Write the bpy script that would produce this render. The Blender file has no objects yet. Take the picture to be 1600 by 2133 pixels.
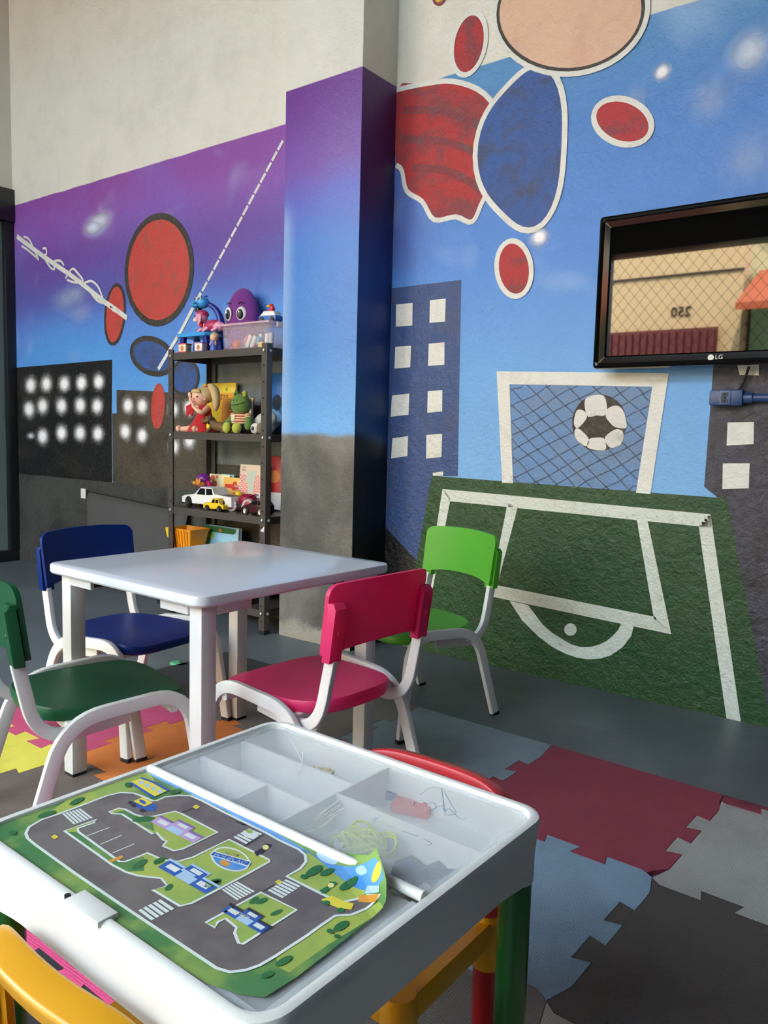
import bpy, bmesh, math, random
from mathutils import Vector, Matrix

random.seed(7)
sc = bpy.context.scene
COL = sc.collection

# ------------------------------------------------------------------ camera
W_PX, H_PX, F_PX = 1600.0, 2133.0, 1648.9757
CAM = Vector((1.495728, -2.083367, 0.924593))
CR = Vector((0.7945100576, 0.6067051666, 0.0257411954))
CU = Vector((-0.0790081690, 0.0612497487, 0.9949905414))
CF = Vector((-0.6020892604, 0.7925637571, -0.0965982058))
cam_d = bpy.data.cameras.new('camera')
cam_d.sensor_fit = 'VERTICAL'
cam_d.sensor_height = 36.0
cam_d.sensor_width = 27.0
cam_d.lens = F_PX / H_PX * 36.0
cam_d.clip_start = 0.02
cam = bpy.data.objects.new('camera', cam_d)
COL.objects.link(cam)
m3 = Matrix((CR, CU, -CF)).transposed()
cam.matrix_world = Matrix.Translation(CAM) @ m3.to_4x4()
sc.camera = cam

# ------------------------------------------------------------------ light
SKY_STRENGTH, SUN_STRENGTH, EXPOSURE = 6.0, 8.0, 1.84
world = bpy.data.worlds.new('world')
sc.world = world
world.use_nodes = True
bg = world.node_tree.nodes['Background']
bg.inputs['Color'].default_value = (0.75, 0.89, 1.0, 1)
bg.inputs['Strength'].default_value = SKY_STRENGTH
sun_d = bpy.data.lights.new('sun', 'SUN')
sun_d.energy = SUN_STRENGTH
sun_d.angle = math.radians(0.6)
sun_d.color = (1.0, 0.95, 0.88)
sun = bpy.data.objects.new('sun', sun_d)
COL.objects.link(sun)
sun.rotation_euler = Vector((-0.25, -0.62, -0.74)).to_track_quat('-Z', 'Y').to_euler()
vs = sc.view_settings
vs.view_transform = 'Standard'
vs.look = 'None'
vs.gamma = 1.0
vs.use_curve_mapping = False
vs.exposure = EXPOSURE
sc.cycles.max_bounces = 8
sc.cycles.diffuse_bounces = 5
sc.cycles.transparent_max_bounces = 16
sc.cycles.sample_clamp_indirect = 8.0

# ------------------------------------------------------------------ pixel -> place
def ray(x, y):
    return CF + CR * ((x - W_PX / 2) / F_PX) - CU * ((y - H_PX / 2) / F_PX)
def atz(x, y, z=0.0):
    d = ray(x, y); return CAM + d * ((z - CAM.z) / d.z)
def aty(x, y, Y):
    d = ray(x, y); return CAM + d * ((Y - CAM.y) / d.y)
def atx(x, y, X):
    d = ray(x, y); return CAM + d * ((X - CAM.x) / d.x)

# ------------------------------------------------------------------ materials
def lin(c):
    c = c / 255.0
    return c / 12.92 if c <= 0.04045 else ((c + 0.055) / 1.055) ** 2.4
def rgb(r, g, b):
    return (lin(r), lin(g), lin(b), 1.0)
class NT:
    def __init__(self, name):
        self.m = bpy.data.materials.new(name); self.m.use_nodes = True
        self.t = self.m.node_tree; self.n = self.t.nodes; self.l = self.t.links
        self.b = self.n['Principled BSDF']
    def new(self, typ, **kw):
        nd = self.n.new(typ)
        for k, v in kw.items(): setattr(nd, k, v)
        return nd
    def link(self, a, b): self.l.new(a, b)
    def val(self, sock, v):
        if hasattr(v, 'links') or isinstance(v, bpy.types.NodeSocket): self.link(v, sock)
        else: sock.default_value = v
    def math(self, op, a, b=0.0, clamp=False):
        nd = self.new('ShaderNodeMath', operation=op, use_clamp=clamp)
        self.val(nd.inputs[0], a); self.val(nd.inputs[1], b); return nd.outputs[0]
    def mix(self, f, a, b):
        nd = self.new('ShaderNodeMix', data_type='RGBA')
        self.val(nd.inputs[0], f); self.val(nd.inputs[6], a); self.val(nd.inputs[7], b); return nd.outputs[2]
    def noise(self, scale, detail=3.0, rough=0.55, vec=None, dist=0.0):
        nd = self.new('ShaderNodeTexNoise')
        nd.inputs['Scale'].default_value = scale; nd.inputs['Detail'].default_value = detail
        nd.inputs['Roughness'].default_value = rough; nd.inputs['Distortion'].default_value = dist
        if vec is not None: self.link(vec, nd.inputs['Vector'])
        return nd.outputs['Fac']
    def smooth(self, v, a, b, c=0.0, d=1.0):
        nd = self.new('ShaderNodeMapRange', interpolation_type='SMOOTHSTEP')
        self.val(nd.inputs[0], v); nd.inputs[1].default_value = a; nd.inputs[2].default_value = b
        nd.inputs[3].default_value = c; nd.inputs[4].default_value = d; return nd.outputs[0]
    def ramp(self, f, stops):
        nd = self.new('ShaderNodeValToRGB'); e = nd.color_ramp.elements
        while len(e) < len(stops): e.new(0.5)
        for q, (p_, c_) in zip(e, stops): q.position = p_; q.color = c_
        self.link(f, nd.inputs[0]); return nd.outputs[0]
    def pos(self):
        return self.new('ShaderNodeNewGeometry').outputs['Position']
    def obj(self):
        return self.new('ShaderNodeTexCoord').outputs['Object']
    def xyz(self, v):
        nd = self.new('ShaderNodeSeparateXYZ'); self.link(v, nd.inputs[0]); return nd.outputs
    def bump(self, h, strength=0.3, dist=0.01):
        nd = self.new('ShaderNodeBump'); nd.inputs['Strength'].default_value = strength
        nd.inputs['Distance'].default_value = dist; self.link(h, nd.inputs['Height'])
        self.link(nd.outputs[0], self.b.inputs['Normal'])
    def set(self, col=None, rough=None, **kw):
        if col is not None: self.val(self.b.inputs['Base Color'], col)
        if rough is not None: self.val(self.b.inputs['Roughness'], rough)
        for k, v in kw.items(): self.val(self.b.inputs[k.replace('_', ' ')], v)
        return self.m

def plastic(name, col, rough=0.4, var=0.12, bump=0.0, bscale=400.0, **kw):
    t = NT(name); v = t.obj()
    n = t.noise(9.0, 4.0, 0.6, v)
    c2 = tuple(max(0.0, x * (1.0 - 2 * var)) for x in col[:3]) + (1.0,)
    t.set(t.mix(t.math('MULTIPLY', n, 0.9), col, c2), rough, **kw)
    if bump: t.bump(t.noise(bscale, 2.0, 0.5, v), bump, 0.002)
    return t.m

def translucent_plastic(name, col, amount=0.3, rough=0.38):
    """thin moulded plastic that lets some light through"""
    t = NT(name); v = t.obj(); n = t.noise(9.0, 4.0, 0.6, v)
    t.set(t.mix(t.math('MULTIPLY', n, 0.5), col, tuple(x * 0.85 for x in col[:3]) + (1,)), rough)
    t.bump(t.noise(900.0, 2.0, 0.5, v), 0.1, 0.002)
    tr = t.new('ShaderNodeBsdfTranslucent'); tr.inputs['Color'].default_value = col
    mx = t.new('ShaderNodeMixShader'); mx.inputs[0].default_value = amount
    t.link(t.b.outputs[0], mx.inputs[1]); t.link(tr.outputs[0], mx.inputs[2])
    t.link(mx.outputs[0], t.n['Material Output'].inputs['Surface'])
    return t.m

def plaster_bump(t, strength, vec, scale=1.0):
    a = t.noise(38.0 * scale, 6.0, 0.65, vec, 0.4)
    b = t.noise(9.0 * scale, 3.0, 0.5, vec, 0.8)
    sc_ = t.new('ShaderNodeTexNoise'); sc_.inputs['Scale'].default_value = 120.0 * scale
    sc_.inputs['Detail'].default_value = 2.0; t.link(vec, sc_.inputs['Vector'])
    h = t.math('ADD', t.math('MULTIPLY', a, 0.7), t.math('ADD', t.math('MULTIPLY', b, 0.5), t.math('MULTIPLY', sc_.outputs['Fac'], 0.18)))
    t.bump(h, strength, 0.012)

def paint(name, col, rough=0.42, speck=None, amount=0.35, bump=0.55, nscale=14.0, low=0.48, spec=0.5):
    """brushed or sprayed wall paint on rough plaster, a second tone showing through in patches"""
    t = NT(name); v = t.pos()
    c = col
    if speck is not None:
        f = t.smooth(t.noise(nscale, 6.0, 0.7, v, 0.6), low, low + 0.18, 0.0, amount)
        c = t.mix(f, col, speck)
    n2 = t.noise(3.0, 3.0, 0.5, v)
    c = t.mix(t.math('MULTIPLY', n2, 0.28), c, tuple(x * 0.7 for x in col[:3]) + (1,))
    t.set(c, rough, Specular_IOR_Level=spec)
    plaster_bump(t, bump, v)
    return t.m

def foam(name, col, ribs=True, angle=0.0):
    t = NT(name); v = t.obj()
    n = t.noise(7.0, 5.0, 0.65, v)
    dirt = tuple(x * 0.62 + 0.012 for x in col[:3]) + (1,)
    c = t.mix(t.smooth(n, 0.35, 0.8, 0.0, 0.55), col, dirt)
    mp = t.new('ShaderNodeMapping'); mp.inputs['Rotation'].default_value = (0, 0, angle); t.link(v, mp.inputs[0])
    wv = t.new('ShaderNodeTexWave', wave_type='BANDS', bands_direction='X'); wv.inputs['Scale'].default_value = 42.0 if ribs else 60.0
    t.link(mp.outputs[0], wv.inputs['Vector'])
    h = wv.outputs['Fac']
    if not ribs:
        w2 = t.new('ShaderNodeTexWave', wave_type='BANDS', bands_direction='Y'); w2.inputs['Scale'].default_value = 60.0
        t.link(mp.outputs[0], w2.inputs['Vector']); h = t.math('MULTIPLY', h, w2.outputs['Fac'])
    c = t.mix(t.math('MULTIPLY', t.math('SUBTRACT', 1.0, h), 0.22), c, tuple(x * 0.5 for x in col[:3]) + (1,))
    t.set(c, 0.62); t.bump(h, 0.35, 0.002)
    return t.m

def fabric(name, col, scale=260.0, var=0.25, rough=0.9):
    t = NT(name); v = t.obj()
    n = t.noise(30.0, 4.0, 0.7, v)
    t.set(t.mix(t.math('MULTIPLY', n, var * 2), col, tuple(x * 0.55 for x in col[:3]) + (1,)), rough, Sheen_Weight=0.2)
    t.bump(t.noise(scale, 3.0, 0.6, v), 0.4, 0.002)
    return t.m

def clear(name, col, alpha, rough=0.2, scratch=0.0, spec=0.5):
    t = NT(name); v = t.obj()
    n = t.noise(12.0, 5.0, 0.7, v, 1.5)
    a = t.math('ADD', alpha - 0.06, t.math('MULTIPLY', n, 0.12 + scratch))
    t.set(col, rough, Alpha=a, Specular_IOR_Level=spec); return t.m

def spray(name, col, strength=1.0, gain=1.45):
    """soft sprayed dot: thins out towards its rim"""
    t = NT(name); o = t.xyz(t.obj())
    d = t.math('SQRT', t.math('ADD', t.math('MULTIPLY', o[0], o[0]), t.math('MULTIPLY', o[1], o[1])))
    n = t.noise(40.0, 3.0, 0.6, t.pos())
    g = t.math('POWER', 2.71828, t.math('MULTIPLY', t.math('MULTIPLY', d, d), -4.6))
    g = t.math('MULTIPLY', t.math('MULTIPLY', t.math('SUBTRACT', g, 0.011), gain * strength), t.math('ADD', 0.8, t.math('MULTIPLY', n, 0.4)))
    a = t.math('MINIMUM', g, 1.0, True)
    t.set(col, 0.45, Alpha=a)
    plaster_bump(t, 0.5, t.pos())
    return t.m

WHITE_PAINT = rgb(222, 222, 216)
M = {}
def mat(k):
    return M[k]
M['white_steel'] = plastic('white_steel', rgb(214, 214, 212), 0.32, 0.04)
M['white_board'] = plastic('white_board', rgb(214, 217, 224), 0.16, 0.02)
M['rubber'] = plastic('rubber', rgb(22, 22, 24), 0.7)
M['black_gloss'] = plastic('black_gloss', (0.004, 0.004, 0.0045, 1), 0.10, 0.0, IOR=1.34)
M['black_plastic'] = plastic('black_plastic', rgb(20, 20, 22), 0.5)
M['screen'] = plastic('screen', (0.003, 0.003, 0.003, 1), 0.02, 0.0, IOR=1.72)
M['shelf_steel'] = plastic('shelf_steel', rgb(86, 80, 76), 0.34, 0.1, Metallic=0.2)
M['zinc'] = plastic('zinc', rgb(205, 205, 205), 0.3, 0.1, Metallic=0.7)
M['hole'] = plastic('hole', (0.004, 0.004, 0.004, 1), 0.9)
M['white_plastic'] = plastic('white_plastic', rgb(226, 226, 222), 0.3, 0.05)
M['lid'] = clear('lid', rgb(232, 238, 242), 0.26, 0.24, 0.0, 0.3)
M['clear_box'] = clear('clear_box', rgb(242, 226, 232), 0.15, 0.15)
M['glass'] = plastic('frosted_glass', rgb(104, 116, 118), 0.3, 0.08)

# ------------------------------------------------------------------ mesh helpers
def link(o, parent=None):
    COL.objects.link(o)
    if parent is not None: o.parent = parent
    return o
def from_bm(name, bm, m, parent=None, smooth=False, angle=None):
    me = bpy.data.meshes.new(name)
    bmesh.ops.recalc_face_normals(bm, faces=bm.faces)
    if smooth:
        for f in bm.faces: f.smooth = True
        if angle:
            for e in bm.edges:
                if len(e.link_faces) == 2 and e.calc_face_angle(0) > angle: e.smooth = False
    bm.to_mesh(me); bm.free()
    if m is not None: me.materials.append(m)
    return link(bpy.data.objects.new(name, me), parent)
def tag(o, label, cat, group=None):
    o['label'] = label; o['category'] = cat
    if group: o['group'] = group
    return o
def thing(name, label, cat, loc=(0, 0, 0), rz=0.0, group=None):
    o = bpy.data.objects.new(name, None); o.empty_display_size = 0.05
    COL.objects.link(o); o.location = loc; o.rotation_euler = (0, 0, rz)
    return tag(o, label, cat, group)
def struct(o):
    o['kind'] = 'structure'; return o
def bm_box(bm, lo, hi, mtx=None):
    vs_ = [bm.verts.new((x, y, z)) for x in (lo[0], hi[0]) for y in (lo[1], hi[1]) for z in (lo[2], hi[2])]
    for f in ((0, 1, 3, 2), (4, 6, 7, 5), (0, 4, 5, 1), (2, 3, 7, 6), (0, 2, 6, 4), (1, 5, 7, 3)):
        bm.faces.new([vs_[i] for i in f])
    if mtx is not None: bmesh.ops.transform(bm, matrix=mtx, verts=vs_)
    return vs_
def box(name, lo, hi, m, parent=None, bevel=0.0, seg=2, mtx=None):
    bm = bmesh.new(); bm_box(bm, lo, hi)
    if bevel:
        bmesh.ops.bevel(bm, geom=bm.edges[:], offset=bevel, segments=seg, profile=0.5, affect='EDGES')
    if mtx is not None: bm.transform(mtx)
    return from_bm(name, bm, m, parent, smooth=bool(bevel), angle=0.7)
def section(kind, a, b, n=12):
    if kind == 'oval':
        return [(a * math.cos(2 * math.pi * i / n), b * math.sin(2 * math.pi * i / n)) for i in range(n)]
    out = []                                   # rounded rectangle
    rr = min(a, b) * 0.36
    for cx, cy, s in ((a - rr, b - rr, 0), (-a + rr, b - rr, 1), (-a + rr, -b + rr, 2), (a - rr, -b + rr, 3)):
        for k in range(4):
            t = (s + k / 3.0) * math.pi / 2
            out.append((cx + rr * math.cos(t), cy + rr * math.sin(t)))
    return out
def bm_sweep(bm, pts, sec, up=(0, 0, 1), scales=None, closed=False, cap=True):
    pts = [Vector(p_) for p_ in pts]; n = len(pts); rings = []
    up = Vector(up)
    prev = None
    for i, p_ in enumerate(pts):
        if closed: d = pts[(i + 1) % n] - pts[i - 1]
        else: d = pts[min(i + 1, n - 1)] - pts[max(i - 1, 0)]
        d.normalize()
        if prev is None:
            side = d.cross(up)
            if side.length < 1e-4: side = d.cross(Vector((1, 0, 0)))
        else: side = prev - d * prev.dot(d)
        side.normalize(); prev = side
        v2 = side.cross(d)
        s = scales[i] if scales else 1.0
        rings.append([bm.verts.new(p_ + side * (a * s) + v2 * (b * s)) for a, b in sec])
    m_ = len(sec)
    for i in range(n if closed else n - 1):
        A, B = rings[i], rings[(i + 1) % n]
        for k in range(m_):
            bm.faces.new((A[k], A[(k + 1) % m_], B[(k + 1) % m_], B[k]))
    if cap and not closed:
        bm.faces.new(rings[0][::-1]); bm.faces.new(rings[-1])
def tube(name, pts, r, m, parent=None, up=(0, 0, 1), scales=None, closed=False, n=10):
    bm = bmesh.new()
    sec = section('oval', r, r, n) if not isinstance(r, (tuple, list)) else (section(*r) if isinstance(r[0], str) else section('rect', r[0], r[1]))
    bm_sweep(bm, pts, sec, up, scales, closed)
    return from_bm(name, bm, m, parent, True, 0.9 if not isinstance(r, (tuple, list)) else 0.4)
def catmull(pts, sub=6, closed=False):
    pts = [Vector(p_) for p_ in pts]; n = len(pts); out = []
    for i in range(n if closed else n - 1):
        p0 = pts[(i - 1) % n] if closed or i > 0 else pts[0]
        p1 = pts[i]; p2 = pts[(i + 1) % n]
        p3 = pts[(i + 2) % n] if closed or i + 2 < n else pts[-1]
        for k in range(sub):
            t = k / sub
            out.append(0.5 * ((2 * p1) + (p2 - p0) * t + (2 * p0 - 5 * p1 + 4 * p2 - p3) * t * t + (3 * p1 - p0 - 3 * p2 + p3) * t ** 3))
    if not closed: out.append(pts[-1])
    return out
def rounded_path(pts, r, seg=6):
    """polyline with its inner corners rounded off"""
    pts = [Vector(p_) for p_ in pts]; out = [pts[0]]
    for i in range(1, len(pts) - 1):
        a, b, c = pts[i - 1], pts[i], pts[i + 1]
        d1 = (a - b); d2 = (c - b)
        rr = min(r, d1.length * 0.49, d2.length * 0.49)
        p1 = b + d1.normalized() * rr; p2 = b + d2.normalized() * rr
        for k in range(seg + 1):
            t = k / seg
            out.append(p1 * (1 - t) ** 2 + b * 2 * t * (1 - t) + p2 * t * t)
    out.append(pts[-1]); return out
def limb(name, pts, radii, m, parent=None, n=10, flat=1.0):
    """tapered limb with rounded ends"""
    pts = [Vector(p_) for p_ in pts]
    P, R = [], []
    d0 = (pts[0] - pts[1]).normalized(); d1 = (pts[-1] - pts[-2]).normalized()
    for a in (1.0, 0.85, 0.5): P.append(pts[0] + d0 * radii[0] * a); R.append(radii[0] * math.sqrt(max(0.0004, 1 - a * a)))
    for p_, r_ in zip(pts, radii): P.append(p_); R.append(r_)
    for a in (0.5, 0.85, 1.0): P.append(pts[-1] + d1 * radii[-1] * a); R.append(radii[-1] * math.sqrt(max(0.0004, 1 - a * a)))
    bm = bmesh.new(); bm_sweep(bm, P, section('oval', 1.0, flat, n), scales=R)
    return from_bm(name, bm, m, parent, True, 1.2)
def ell(name, c, r, m, parent=None, rot=None, seg=20, power=1.0, taper=0.0):
    """rounded body: ellipsoid, squarer (power < 1) or tapering towards the top"""
    bm = bmesh.new(); bmesh.ops.create_uvsphere(bm, u_segments=seg, v_segments=max(8, seg * 2 // 3), radius=1.0)
    for v in bm.verts:
        if power != 1.0:
            v.co = Vector([math.copysign(abs(q) ** power, q) for q in v.co])
        k = 1.0 - taper * v.co.z
        v.co = Vector((v.co.x * r[0] * k, v.co.y * r[1] * k, v.co.z * r[2]))
    mt = Matrix.Translation(Vector(c))
    if rot is not None: mt = mt @ rot
    bm.transform(mt)
    return from_bm(name, bm, m, parent, True)
def lathe(name, prof, m, parent=None, n=20, mtx=None, cap=True):
    bm = bmesh.new(); rings = []
    for r_, z_ in prof:
        rings.append([bm.verts.new((r_ * math.cos(2 * math.pi * i / n), r_ * math.sin(2 * math.pi * i / n), z_)) for i in range(n)])
    for A, B in zip(rings, rings[1:]):
        for k in range(n): bm.faces.new((A[k], A[(k + 1) % n], B[(k + 1) % n], B[k]))
    if cap:
        bm.faces.new(rings[0][::-1]); bm.faces.new(rings[-1])
    if mtx is not None: bm.transform(mtx)
    return from_bm(name, bm, m, parent, True, 0.6)
def prism(name, pts2, lo, hi, m, parent=None, mtx=None, bevel=0.0):
    """outline in x,y raised from lo to hi"""
    bm = bmesh.new()
    a = [bm.verts.new((x, y, lo)) for x, y in pts2]; b = [bm.verts.new((x, y, hi)) for x, y in pts2]
    n = len(a)
    bot = bm.faces.new(a[::-1]); top = bm.faces.new(b)
    for i in range(n): bm.faces.new((a[i], a[(i + 1) % n], b[(i + 1) % n], b[i]))
    if bevel:
        ed = list(top.edges) + list(bot.edges)
        bmesh.ops.bevel(bm, geom=ed, offset=bevel, segments=2, profile=0.5, affect='EDGES')
    bm.normal_update()
    big = [f for f in bm.faces if len(f.verts) > 4]
    bmesh.ops.triangulate(bm, faces=big, ngon_method='EAR_CLIP')
    if mtx is not None: bm.transform(mtx)
    return from_bm(name, bm, m, parent, bool(bevel), 0.6)
def rrect(hx, hy, r, seg=5, cx=0.0, cy=0.0):
    out = []
    for sx, sy, s in ((1, 1, 0), (-1, 1, 1), (-1, -1, 2), (1, -1, 3)):
        for k in range(seg + 1):
            t = (s + k / seg) * math.pi / 2
            out.append((cx + sx * (hx - r) + r * math.cos(t), cy + sy * (hy - r) + r * math.sin(t)))
    return out
def loft(name, rings, m, parent=None, cap0=True, cap1=True, angle=0.6, mtx=None):
    bm = bmesh.new(); R = [[bm.verts.new(v) for v in ring] for ring in rings]; n = len(R[0])
    for A, B in zip(R, R[1:]):
        for k in range(n): bm.faces.new((A[k], A[(k + 1) % n], B[(k + 1) % n], B[k]))
    if cap0: bm.faces.new(R[0][::-1])
    if cap1: bm.faces.new(R[-1])
    bmesh.ops.triangulate(bm, faces=[f for f in bm.faces if len(f.verts) > 4])
    if mtx is not None: bm.transform(mtx)
    return from_bm(name, bm, m, parent, True, angle)
def copy_tree(o, parent=None):
    c = o.copy(); COL.objects.link(c); c.parent = parent
    for ch in list(o.children): copy_tree(ch, c)
    return c
def text_bm(body, size, extrude=0.0, align='CENTER'):
    cu = bpy.data.curves.new('lettering', 'FONT'); cu.body = body; cu.size = size
    cu.align_x = align; cu.align_y = 'CENTER'; cu.extrude = extrude; cu.resolution_u = 3
    o = bpy.data.objects.new('lettering', cu); COL.objects.link(o)
    dg = bpy.context.evaluated_depsgraph_get(); dg.update()
    me = bpy.data.meshes.new_from_object(o.evaluated_get(dg))
    bm = bmesh.new(); bm.from_mesh(me)
    bpy.data.objects.remove(o); bpy.data.curves.remove(cu); bpy.data.meshes.remove(me)
    return bm
def lettering(name, body, size, m, parent, mtx, extrude=0.0003, align='CENTER'):
    bm = text_bm(body, size, extrude, align); bm.transform(mtx)
    return from_bm(name, bm, m, parent)
def basis(o, x, y):
    """matrix that puts local x,y,z on the directions x, y, x cross y at o"""
    x = Vector(x).normalized(); y = Vector(y).normalized(); z = x.cross(y)
    return Matrix.Translation(Vector(o)) @ Matrix((x, y, z)).transposed().to_4x4()

class Canvas:
    """flat paint or print on a plane; points come as photo pixels cast onto that plane"""
    def __init__(self, cast, normal, xdir, parent=None, step=0.0008, inv=None, bend=None):
        self.cast, self.n, self.parent, self.step = cast, Vector(normal).normalized(), parent, step
        self.x = Vector(xdir).normalized(); self.y = self.n.cross(self.x); self.inv = inv; self.bend = bend
    def P(self, q): return self.cast(q[0], q[1])
    def done(self, name, bm, m, layer):
        bmesh.ops.translate(bm, verts=bm.verts[:], vec=self.n * self.step * layer)
        if self.inv is not None: bm.transform(self.inv)
        if self.bend is not None: self.bend(bm)
        return from_bm(name, bm, m, self.parent)
    def poly3(self, name, pts, m, layer=1):
        bm = bmesh.new(); f = bm.faces.new([bm.verts.new(p_) for p_ in pts]); f.normal_update()
        bmesh.ops.triangulate(bm, faces=[f], ngon_method='EAR_CLIP'); return self.done(name, bm, m, layer)
    def poly(self, name, px, m, layer=1, smooth=0):
        pts = [self.P(q) for q in px]
        if smooth: pts = catmull(pts, smooth, True)
        return self.poly3(name, pts, m, layer)
    def stroke3(self, name, pts, width, m, layer=1, closed=False):
        n = len(pts); bm = bmesh.new(); L, R = [], []
        for i in range(n):
            if closed: a, c = pts[i - 1], pts[(i + 1) % n]
            else: a, c = pts[max(i - 1, 0)], pts[min(i + 1, n - 1)]
            d = (c - a); d.normalize(); s = self.n.cross(d) * (width / 2)
            L.append(bm.verts.new(pts[i] + s)); R.append(bm.verts.new(pts[i] - s))
        for i in range(n if closed else n - 1):
            j = (i + 1) % n
            bm.faces.new((R[i], R[j], L[j], L[i]))
        return self.done(name, bm, m, layer)
    def stroke(self, name, px, width, m, layer=1, closed=False, smooth=0):
        pts = [self.P(q) for q in px]
        if smooth: pts = catmull(pts, smooth, closed)
        return self.stroke3(name, pts, width, m, layer, closed)
    def blob(self, c, rx, ry, tilt=0.0, n=28, wob=0.0):
        """pixel outline of an oval"""
        out = []
        for i in range(n):
            t = 2 * math.pi * i / n; k = 1 + wob * math.sin(3 * t + c[0])
            a, b = rx * k * math.cos(t), ry * k * math.sin(t)
            out.append((c[0] + a * math.cos(tilt) - b * math.sin(tilt), c[1] + a * math.sin(tilt) + b * math.cos(tilt)))
        return out
    def text(self, name, body, px_a, px_b, m, layer=1, stretch=1.0):
        """lettering running from pixel a to pixel b"""
        A, B = self.P(px_a), self.P(px_b)
        bm = text_bm(body, 1.0)
        w = max(v.co.x for v in bm.verts) - min(v.co.x for v in bm.verts)
        k = (B - A).length / max(w, 1e-6)
        x = (B - A).normalized(); y = self.n.cross(x)
        bm.transform(basis((A + B) / 2, x, y) @ Matrix.Diagonal((k, k * stretch, 1, 1)))
        return self.done(name, bm, m, layer)
    def dot(self, px, r_px, m, layer=2, squash=1.0, name='spray_dot'):
        self.nd = getattr(self, 'nd', 0) + 1; layer = layer + 0.07 * (self.nd % 13)
        c = self.P(px); e = self.P((px[0] + r_px, px[1])); e2 = self.P((px[0], px[1] - r_px))
        rx = (e - c).length; ry = (e2 - c).length * squash
        o = bpy.data.objects.new(name, DISC); COL.objects.link(o)
        o.data = DISC
        o.matrix_world = basis(c + self.n * self.step * layer, self.x, self.y) @ Matrix.Diagonal((rx, ry, 1, 1))
        if self.parent is not None: o.parent = self.parent
        o.material_slots[0].link = 'OBJECT'; o.material_slots[0].material = m
        return o
_bm = bmesh.new(); bmesh.ops.create_circle(_bm, cap_ends=True, segments=24, radius=1.0)
DISC = bpy.data.meshes.new('spray_dot'); _bm.to_mesh(DISC); _bm.free(); DISC.materials.append(None)

# ================================================================== the room
WY = 0.705347                    # painted wall plane
XL, XR, YF, ZC = -3.78, 4.3, -4.3, 3.75
def mural_wall_material():
    t = NT('mural_wall'); v = t.pos(); x, y, z = t.xyz(v)
    n1 = t.noise(1.25, 3.0, 0.5, v, 0.6); n2 = t.noise(2.6, 2.0, 0.5, v, 0.3)
    zz = t.math('ADD', z, t.math('MULTIPLY', t.math('SUBTRACT', n1, 0.5), 0.9))
    zl = t.math('DIVIDE', zz, 2.6); zr = t.math('DIVIDE', z, 2.6)
    left = t.ramp(zl, [(0.30, rgb(112, 178, 240)), (0.52, rgb(84, 152, 228)), (0.64, rgb(92, 128, 216)), (0.735, rgb(130, 98, 190)), (0.90, rgb(140, 74, 164))])
    right = t.ramp(zr, [(0.20, rgb(128, 184, 236)), (0.46, rgb(104, 168, 232)), (0.62, rgb(78, 138, 220)), (0.80, rgb(72, 130, 204)), (0.93, rgb(84, 144, 196))])
    c = t.mix(t.smooth(x, -1.0, -0.55), left, right)
    # violet haze sprayed next to the pillar
    hz = t.math('MULTIPLY', t.smooth(x, -0.62, -0.30, 1.0, 0.0), t.math('MULTIPLY', t.smooth(z, 1.5, 1.75), t.smooth(z, 1.9, 2.2, 1.0, 0.0)))
    c = t.mix(t.math('MULTIPLY', hz, 0.55), c, rgb(74, 60, 140))
    cl = t.math('MULTIPLY', t.smooth(n2, 0.56, 0.80, 0.0, 0.42), t.smooth(z, 0.9, 1.2))
    c = t.mix(cl, c, rgb(176, 200, 236))
    white = t.mix(t.smooth(t.noise(5.0, 4.0, 0.6, v), 0.4, 0.75, 0.0, 0.5), rgb(226, 222, 212), rgb(206, 202, 192))
    edge = t.math('ADD', z, t.math('MULTIPLY', t.math('SUBTRACT', t.noise(6.0, 2.0, 0.5, v), 0.5), 0.012))
    c = t.mix(t.smooth(edge, 2.368, 2.374), c, white)
    t.set(c, 0.45)
    plaster_bump(t, 0.55, v)
    return t.m
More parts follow.
